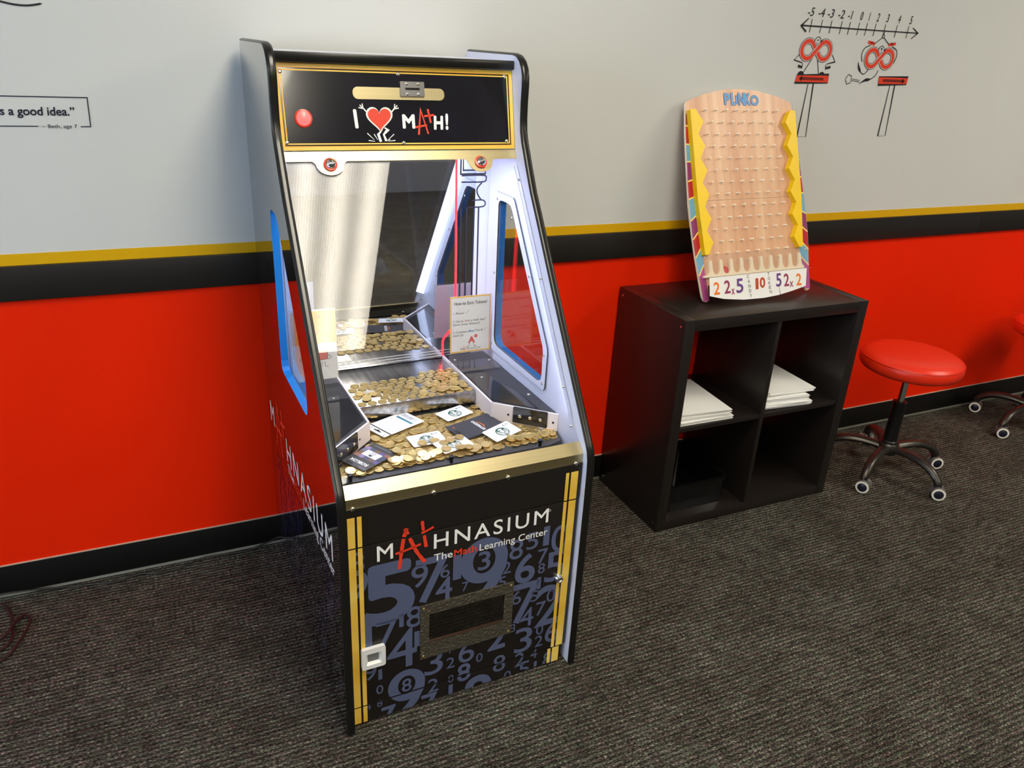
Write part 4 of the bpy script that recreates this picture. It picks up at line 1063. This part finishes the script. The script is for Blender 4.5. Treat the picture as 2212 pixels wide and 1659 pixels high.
def sign_left(sh, fr, z0):
    W_, H_ = .112, .185; x0 = -W_/2; T = lambda y: z0+H_-y
    k = Ink(fr, .0004); k.poly(rect(x0, -x0, T(.088), T(.003))); k.build('yellow_block', M_['sheet_yellow'], sh)
    k = Ink(fr, .0008)
    for y, a, b in ((.022, 'Ha', 'nd join'), (.041, 'M', 'n and'), (.060, "we'll", 'you with'), (.079, '', 'ens!')):
        if a: k.text(a, x0+(.022 if a != "we'll" else .017), T(y), .009, shear=.1)
        k.text(b, -x0-(.016 if y < .05 else .010 if y < .07 else .026), T(y), .009, align='R', shear=.1)
    k.build('sheet_lettering', M_['ink'], sh)
    for sg, pts in ((-1, [(-.030, .110), (-.012, .118), (-.010, .138), (-.022, .140)]), (1, [(.008, .108), (.032, .108), (.031, .131), (.010, .132)])):
        k = Ink(fr, .0006); k.poly([(a, T(b)) for a, b in pts]); k.build('red_shape', M_['pink'], sh)
        k = Ink(fr, .0008); k.line([(a, T(b)) for a, b in pts], .001, True)
        cx = sum(p[0] for p in pts)/4
        k.line([(cx-.004, T(.137)), (cx-.005, T(.150))], .0012); k.line([(cx+.003, T(.137)), (cx+.004, T(.150)), (cx+.012, T(.151))], .0012)
        k.line(smoothpath([(cx+sg*.012, T(.120), 0), (cx+sg*.020, T(.126), 0), (cx+sg*.012, T(.133), 0)], 5), .0012)
        k.build('black_strokes', M_['ink'], sh)

sign('tabletop_sign', (.5265, .545, .675), -.02, .05, .121, .163, 'white sheet with gold border listing how to earn tokens', sign_right)
sign('tabletop_sign', (.0765, .485, .675), .02, .04, .112, .185, 'yellow and white sheet in clear holder behind the left side window', sign_left)

# ------------------------------------------------------------------ cube shelf
SX, SY, SW, SH, SD = 1.4612, -.3885, .765, .765, .378
def shelf():
    t = empty('cube_shelf', (SX, SY, 0), 0, 'black-brown cube shelf with four open compartments', 'shelf')
    T = .038; TI = .016; m = M_['shelf']
    for x in (0, SW-T):
        p = boxobj('side_panel', (x, x+T, 0, SD, 0, SH), m, t, bev=.0008)
        if x == 0:
            fr = Fr((0, 0, 0), (0, -1, 0), (0, 0, 1))
            for d in (.022, .356):
                for z in (.03, .74): screw('screw', fr, -d, z, .0035, M_['screw'], p, h=.0006)
    boxobj('top_panel', (T+.0008, SW-T-.0008, .0006, SD, SH-T-.0004, SH-.0004), m, t, bev=.0008); boxobj('bottom_panel', (T, SW-T, .0006, SD, .002, T), m, t, bev=.0008)
    cx = SW/2
    boxobj('divider', (cx-TI/2, cx+TI/2, .002, SD, T, SH-T), m, t, bev=.0006)
    for a, b in ((T, cx-TI/2), (cx+TI/2, SW-T)): boxobj('shelf_board', (a, b, .004, SD, SH/2-TI/2, SH/2+TI/2), m, t, bev=.0006)
shelf()

def papers():
    rnd = random.Random(4); z = SH/2+.009
    def stack(x, y, w_, d_, n, th, ang, label, spread, fan=None):
        t = empty('paper_stack', (x, y, z), 0, label, 'paper stack'); zz = 0.
        for i in range(n):
            a = ang+rnd.uniform(-spread, spread); dx = rnd.uniform(-.004, .004); dy = rnd.uniform(-.004, .004)
            if fan: dx += fan(i)[0]; dy += fan(i)[1]; a += fan(i)[2]
            h = th*rnd.uniform(.6, 1.3)
            g = G(); R_ = Matrix.Rotation(a, 3, 'Z'); v, f = box(-w_/2, w_/2, -d_/2, d_/2, zz, zz+h)
            g.add([R_ @ Vector(p)+Vector((dx, dy, 0)) for p in v], f); g.build('sheet_bundle', M_['paper'], t); zz += h+.0004
    stack(1.612, -.245, .212, .26, 13, .0028, -.06, 'white paper stack in the compartment beside the outer left panel', .02, lambda i: ((.012 if i < 4 else 0), (.0), (.05 if i < 4 else 0)))
    stack(1.962, -.238, .20, .27, 16, .0036, -.08, 'taller white paper stack in the compartment beside the centre divider', .03, lambda i: ((.018 if i < 5 else (.03 if i > 11 else 0)), (.012 if i > 11 else 0), (.05 if i > 11 else 0)))
papers()

def tray():
    t = empty('storage_tray', (1.648, -.21, .0395), 0, 'black plastic tray in the lower compartment of the cube shelf', 'tray')
    HZ = Fr((0, 0, 0), (1, 0, 0), (0, 1, 0)); o = rect(-.128, .128, -.135, .135, .02, 5); i = rect(-.122, .122, -.129, .129, .016, 5)
    plate('rim', [rect(-.136, .136, -.143, .143, .024, 5), i], HZ, .094, .099, M_['tray'], t)
    plate('wall', [o, i], HZ, .004, .095, M_['tray'], t); plate('base', [o], HZ, 0, .004, M_['tray'], t)
tray()

# ------------------------------------------------------------------ plinko board
def plinko():
    t = empty('plinko_board', (1.842, -.2525, .769), 0, 'wooden peg drop board with yellow zigzag rails leaning on the wall', 'game board')
    t.rotation_mode = 'XYZ'
    t.matrix_world = Matrix.Translation((1.842, -.2525, .769)) @ Matrix.Rotation(.0337, 4, 'Z') @ Matrix.Rotation(-.3559, 4, 'X')
    fr = Fr((0, 0, 0), (1, 0, 0), (0, 0, 1))        # local: x across, z up the board, normal toward the room (-y)
    arch = [(-.226, .60), (-.222, .632), (-.217, .640), (-.209, .6445), (-.145, .665), (-.07, .6795), (-.004, .684), (.084, .679), (.166, .663), (.222, .6455), (.229, .638), (.232, .60)]
    lft = [(-.232, .545), (-.237, .46), (-.2425, .3275)]; lft2 = [(-.2435, .3265), (-.242, .264), (-.239, .204), (-.235, .145), (-.228, .078), (-.222, .02), (-.216, .006), (-.205, .002), (-.195, .01), (-.195, .055)]
    rgt = [(.262, .264), (.264, .204), (.262, .145), (.257, .085), (.256, .02), (.252, .004), (.24, .001), (.222, .02), (.222, .055)]
    up = [(x, z) for x, z in [(.2575, .3275), (.252, .40), (.245, .50), (.236, .58)]]+arch[::-1]+lft
    lo = lft2+[(.0, .055)]+rgt[::-1]+[(.2585, .3265)]
    pu = plate('upper_board', [up], fr, -.009, 0, [M_['wood'], M_['peg']], t, (0, 0, 1)); pl = plate('lower_board', [lo], fr, -.009, 0, [M_['wood'], M_['peg']], t, (0, 0, 1))
    # painted side stripes
    L = [((-.226, .600), (-.209, .611)), ((-.229, .566), (-.206, .557)), ((-.234, .507), (-.206, .506)), ((-.237, .452), (-.206, .452)), ((-.241, .390), (-.206, .398)), ((-.2425, .334), (-.206, .345)), ((-.242, .265), (-.206, .290)), ((-.240, .205), (-.206, .238)), ((-.235, .146), (-.206, .185)), ((-.2275, .088), (-.205, .123)), ((-.2185, .006), (-.1955, .004))]
    Rr = [((.215, .612), (.234, .598)), ((.210, .557), (.238, .566)), ((.212, .506), (.2445, .511)), ((.212, .453), (.2485, .451)), ((.214, .398), (.2525, .392)), ((.214, .345), (.2565, .337)), ((.216, .290), (.2605, .267)), ((.216, .240), (.2625, .204)), ((.218, .185), (.2605, .144)), ((.220, .123), (.2565, .089)), ((.2235, .012), (.2545, .006))]
    cols = ['maroon', 'crimson', 'skyblue', 'purple', 'crimson', 'skyblue', 'purple', 'crimson', 'skyblue', 'magenta']
    for sd in (L, Rr):
        for i in range(10):
            (a, b), (c, d) = sd[i], sd[i+1]
            parts = [([a, c, d, b], pu if i < 5 else pl)]
            k = Ink(fr, .0004); k.poly([a, b, d, c]); k.build('painted_stripe', M_[cols[i]], parts[0][1])
            if i < 9:
                k = Ink(fr, .0006); k.line([c, d], .0045); k.build('cream_line', M_['cream'], parts[0][1])
    # yellow zigzag rails
    zl = [(-.205, .612)]
    zs = []
    P = .0766
    inn = [(-.200, .612)]
    for i in range(6):
        zc = .573-i*P; inn += [(-.174, zc), (-.197, zc-P/2)]
    inn += [(-.193, .155)]
    outer = [(-.222, .610), (-.218, .612)]
    left = inn+[(-.212, .153)]+[(-.2225, .33)]+outer
    plate('zigzag_rail', [left], fr, .0004, .020, M_['plinko_yellow'], t); plate('zigzag_rail', [[(-x+.004, z) for x, z in left]], fr, .0004, .020, M_['plinko_yellow'], t)
    # pegs
    v, f = lathe([(.0031, 0), (.0031, .0145), (.0022, .016), (0, .016)], 8, (0, 0), fr=fr)
    me = None
    for r in range(13):
        z = .6135-.0382*r; n = 8 if r % 2 == 0 else 7
        for i in range(n):
            x = (i-(n-1)/2)*.0435
            if me is None:
                o = meshobj('peg', v, f, M_['peg'], t, smooth=True); me = o.data
            else:
                o = bpy.data.objects.new('peg', me); COL.objects.link(o); o.parent = t
            o.location = (x, 0, z)
    # PLINKO
    k = Ink(fr, .0006); chars = [('P', -.0655, .630, .040, .027), ('L', -.037, .630, .043, .024), ('I', -.0165, .636, .028, .009), ('N', -.006, .630, .043, .030), ('K', .021, .630, .042, .029), ('O', .047, .631, .034, .038)]
    for c, x, z, h, w_ in chars: k.text(c, x, z, h, w_, bold=.055)
    k.build('letter_outline', M_['plum'], pu)
    k = Ink(fr, .0012)
    for c, x, z, h, w_ in chars: k.text(c, x+.0012, z+.001, h-.002, w_-.0022, bold=.035)
    k.build('letter_face', M_['lblue'], pu)
    # clear scoring tray with fingers
    a = plate('clear_cover', [rect(-.230, .222, .080, .150)], fr, .026, .029, M_['acrylic'], t); 
    boxobj('clear_floor', (-.230, .222, -.046, 0, .076, .0795), M_['acrylic'], t)
    xs = [-.183+.0435*i for i in range(10)]
    low = [(-.215, .080), (.226, .080), (.226, .086)]; prof = []
    bnd = [(.226, .086)]
    for x in reversed(xs):
        bnd += [(x+.016, .088), (x+.0095, .094), (x+.0068, .104), (x+.0062, .128), (x+.004, .133), (x, .135), (x-.004, .133), (x-.0062, .128), (x-.0068, .104), (x-.0095, .094), (x-.016, .088)]
    bnd += [(-.215, .086)]
    plate('finger_comb', [[(-.215, .080), (.226, .080)]+bnd], fr, .0008, .009, mat('frosted_comb', (250, 236, 205), .3), t)
    for x in (-.224, -.05, .09, .216): screw('screw', fr, x, .142 if abs(x) > .2 else .125, .003, M_['screw'], t, c=.029)
    # red chip sitting in a slot
    v, f = lathe([(.0145, 0), (.0155, .001), (.0155, .005), (.0145, .006), (.011, .006), (.0105, .005), (0, .005)], 24, (0, 0), fr=fr)
    o = meshobj('plinko_chip', v, f, M_['chip'], None, smooth=True); o.matrix_world = t.matrix_world @ Matrix.Translation((-.1245, -.0012, .0975)); tag(o, 'round red chip in the scoring slot of the peg board', 'chip')
    # paper score strip
    s = empty('score_strip', (0, 0, 0), 0, 'white paper score strip with hand-drawn numbers below the peg board', 'paper sign')
    s.matrix_world = t.matrix_world @ Matrix.Translation((0, -.0475, .078))
    sf = Fr((0, 0, 0), (1, 0, 0), (0, -.06, 1))
    pap = [(-.226, .0), (-.228, -.058), (-.17, -.072), (-.087, -.082), (.0, -.084), (.066, -.080), (.13, -.071), (.19, -.060), (.197, .0)]
    sh = plate('paper_strip', [pap[::-1]], sf, -.0008, 0, M_['paper'], s)
    def wr(items, m):
        k = Ink(sf, .0005)
        for txt, x, z, h, w_, b in items: k.text(txt, x, z-h/2, h, w_, bold=b, align='C'); k.pop('marker_lettering', M_[m], sh)
    wr([('2', -.199, -.036, .040, .025, .018), ('2', .158, -.036, .040, .024, .018)], 'tangerine')
    wr([('2', -.155, -.035, .042, .026, .018), ('x', -.132, -.047, .028, .014, .012), ('2', .102, -.033, .042, .024, .018), ('x', .124, -.044, .028, .016, .012)], 'berry')
    wr([('5', -.103, -.035, .046, .030, .018), ('5', .067, -.030, .044, .024, .018)], 'violet')
    wr([('1', -.029, -.035, .036, .013, .03), ('0', -.005, -.033, .034, .024, .03)], 'rust')
    wr([(c, -.066+.0022*i, -.008-.0158*i, .0105, .010, 0) for i, c in enumerate('CANDY')]+[(c, .022+.002*i, -.007-.0148*i, .0105, .010, 0) for i, c in enumerate('TOKEN')], 'ink')
    k = Ink(sf, .0005); k.line([(.068, -.054), (.072, -.080)], [.001, .0025]); k.build('paper_tear', M_['ink'], sh)
plinko()

# ------------------------------------------------------------------ stools
def stool(loc, rz, zseat, label, lever=0.):
    t = empty('rolling_stool', loc, rz, label, 'stool', 'red rolling stools')
    R_ = .185
    prof = [(0, 0), (.10, 0), (R_-.020, .003), (R_-.007, .010), (R_-.001, .022), (R_, .036), (R_-.002, .048), (R_-.004, .0515)]
    v, f = lathe(prof, 48, (0, 0, zseat-.075)); g = G(); g.add(v, f)
    prof = [(R_-.004, .0515), (R_-.009, .058), (R_-.022, .066), (R_-.045, .072), (.10, .076), (0, .0775)]
    v, f = lathe(prof, 48, (0, 0, zseat-.075)); g.add(v, f)
    st = g.build('seat_cushion', M_['seat'], t, True)
    v, f = tube([(R_*math.cos(a)*.982, R_*math.sin(a)*.982, zseat-.0225) for a in [2*PI*i/48 for i in range(48)]], .0022, 6, True); meshobj('piping', v, f, M_['piping'], st, smooth=True)
    v, f = lathe([(.07, 0), (.07, .004), (.03, .006), (.03, -.012), (.0, -.012)], 20, (0, 0, zseat-.079)); meshobj('seat_plate', v, f, M_['black_plastic'], t, smooth=True)
    v, f = tube([(q*math.cos(lever), q*math.sin(lever), zseat-.086-.05*q) for q in (.02, .13, .19)], [.004, .004, .007], 8); meshobj('lift_lever', v, f, M_['black_plastic'], t, smooth=True)
    v, f = lathe([(.013, 0), (.013, .19)], 20, (0, 0, zseat-.27)); meshobj('gas_lift', v, f, M_['chrome'], t, smooth=True)
    v, f = lathe([(.0, 0), (.030, 0), (.030, .008), (.026, .012), (.025, .16), (.027, .165), (.027, .178), (.018, .182), (.0, .182)], 24, (0, 0, .128)); meshobj('column_cover', v, f, M_['black_plastic'], t, smooth=True)
    v, f = lathe([(.0, 0), (.034, 0), (.040, .01), (.040, .040), (.034, .048), (0, .048)], 24, (0, 0, .082)); meshobj('hub', v, f, M_['leg'], t, smooth=True)
    for i in range(5):
        a = 2*PI*i/5; c, s = math.cos(a), math.sin(a)
        path = smoothpath([(.030, 0, .108), (.09, 0, .114), (.15, 0, .110), (.20, 0, .092), (.228, 0, .066), (.2335, 0, .055)], 4)
        g = G(); vs_ = []; n = 10
        for j, p in enumerate(path):
            q = path[min(j+1, len(path)-1)]-path[max(j-1, 0)]; q.normalize(); nn = Vector((-q.z, 0, q.x)); w_ = .021-.006*j/len(path); h_ = .015
            for k in range(n):
                b = 2*PI*k/n; e = p+Vector((0, 1, 0))*w_*math.cos(b)+nn*h_*math.sin(b); vs_.append(e)
        fs = [(j*n+k, j*n+(k+1) % n, (j+1)*n+(k+1) % n, (j+1)*n+k) for j in range(len(path)-1) for k in range(n)]+[tuple(range(n))[::-1], tuple((len(path)-1)*n+k for k in range(n))]
        g.add([Vector((p.x*c-p.y*s, p.x*s+p.y*c, p.z)) for p in vs_], fs); g.build('leg', M_['leg'], t, True)
        # twin wheel caster, each turned its own way
        ca = math.radians(-54+[-8, 10, 30, -60, 50][i])-rz; cx, cy = .2335*c, .2335*s
        cst = empty('caster'); cst.parent = t; cst.location = (cx, cy, 0); cst.rotation_euler = (0, 0, ca)
        cs = boxobj('fork', (-.012, .016, -.006, .006, .022, .052), M_['black_plastic'], cst, bev=.004)
        for sg in (-1, 1):
            WF = Fr((.006, sg*.007, .026), (1, 0, 0), (0, 0, 1)) if sg < 0 else Fr((.006, sg*.007, .026), (-1, 0, 0), (0, 0, 1))
            g = G(); v, f = lathe([(.0, -.003), (.024, -.003), (.026, 0), (.026, .014), (.0245, .0165)], 26, (0, 0), fr=WF); g.add(v, f, 0)
            v, f = lathe([(.0245, .0165), (.021, .0175), (.0175, .0172)], 26, (0, 0), fr=WF); g.add(v, f[:-2] if False else f, 1)
            v, f = lathe([(.0175, .0172), (.016, .0185), (0, .0195)], 26, (0, 0), fr=WF); g.add(v, f, 2)
            # drop inner caps of ring pieces
            g.f, g.m = map(list, zip(*[(q, mi) for q, mi in zip(g.f, g.m) if len(q) <= 4]))
            g.build('wheel', [M_['wheel_grey'], M_['wheel_white'], M_['hubcap']], cst, True)
        v, f = tube([(0, 0, .045), (0, 0, .062)], .006, 8); meshobj('stem', v, f, M_['screw'], cst)
    return t
stool((2.597, -.337, 0), math.radians(-157), .515, 'red vinyl rolling stool beside the cube shelf', math.radians(-160))
stool((3.608, -.276, 0), math.radians(113), .515, 'red vinyl rolling stool by the wall, beyond the one at the shelf', math.radians(95))

# ------------------------------------------------------------------ cables
def cables():
    p = smoothpath([(-.62, -.012, .012), (-.50, -.011, .020), (-.43, -.012, .016), (-.33, -.018, .006), (-.26, -.030, .005), (-.20, -.040, .005), (-.14, -.026, .005), (-.08, -.040, .005), (-.02, -.034, .005), (.03, -.014, .007), (.09, -.012, .006), (.17, -.018, .005), (.23, -.012, .016), (.28, -.011, .028), (.34, -.012, .025), (.45, -.012, .02)], 6)
    v, f = tube(p, .0027, 6); tag(meshobj('power_cable', v, f, M_['cable'], smooth=True), 'thin black cable lying along the baseboard beside the machine', 'cable')
    p = smoothpath([(-.60, -.03, .006), (-.50, -.043, .006), (-.478, -.055, .006), (-.457, -.12, .006), (-.450, -.20, .006), (-.474, -.238, .006), (-.55, -.26, .006), (-.60, -.22, .006)], 6)
    v, f = tube(p, .0045, 8); tag(meshobj('loose_cable', v, f, M_['cable2'], smooth=True), 'dark reddish cable loop lying on the carpet away from the baseboard', 'cable')
    p = smoothpath([(-.60, -.33, .006), (-.469, -.284, .006), (-.434, -.226, .006), (-.412, -.150, .0075), (-.424, -.114, .008), (-.444, -.140, .0145), (-.47, -.20, .0155), (-.56, -.26, .015), (-.62, -.29, .006)], 6)
    v, f = tube(p, .004, 8); tag(meshobj('loose_cable', v, f, M_['cable2'], smooth=True), 'dark cable with a tight bend lying over the reddish loop', 'cable')
cables()
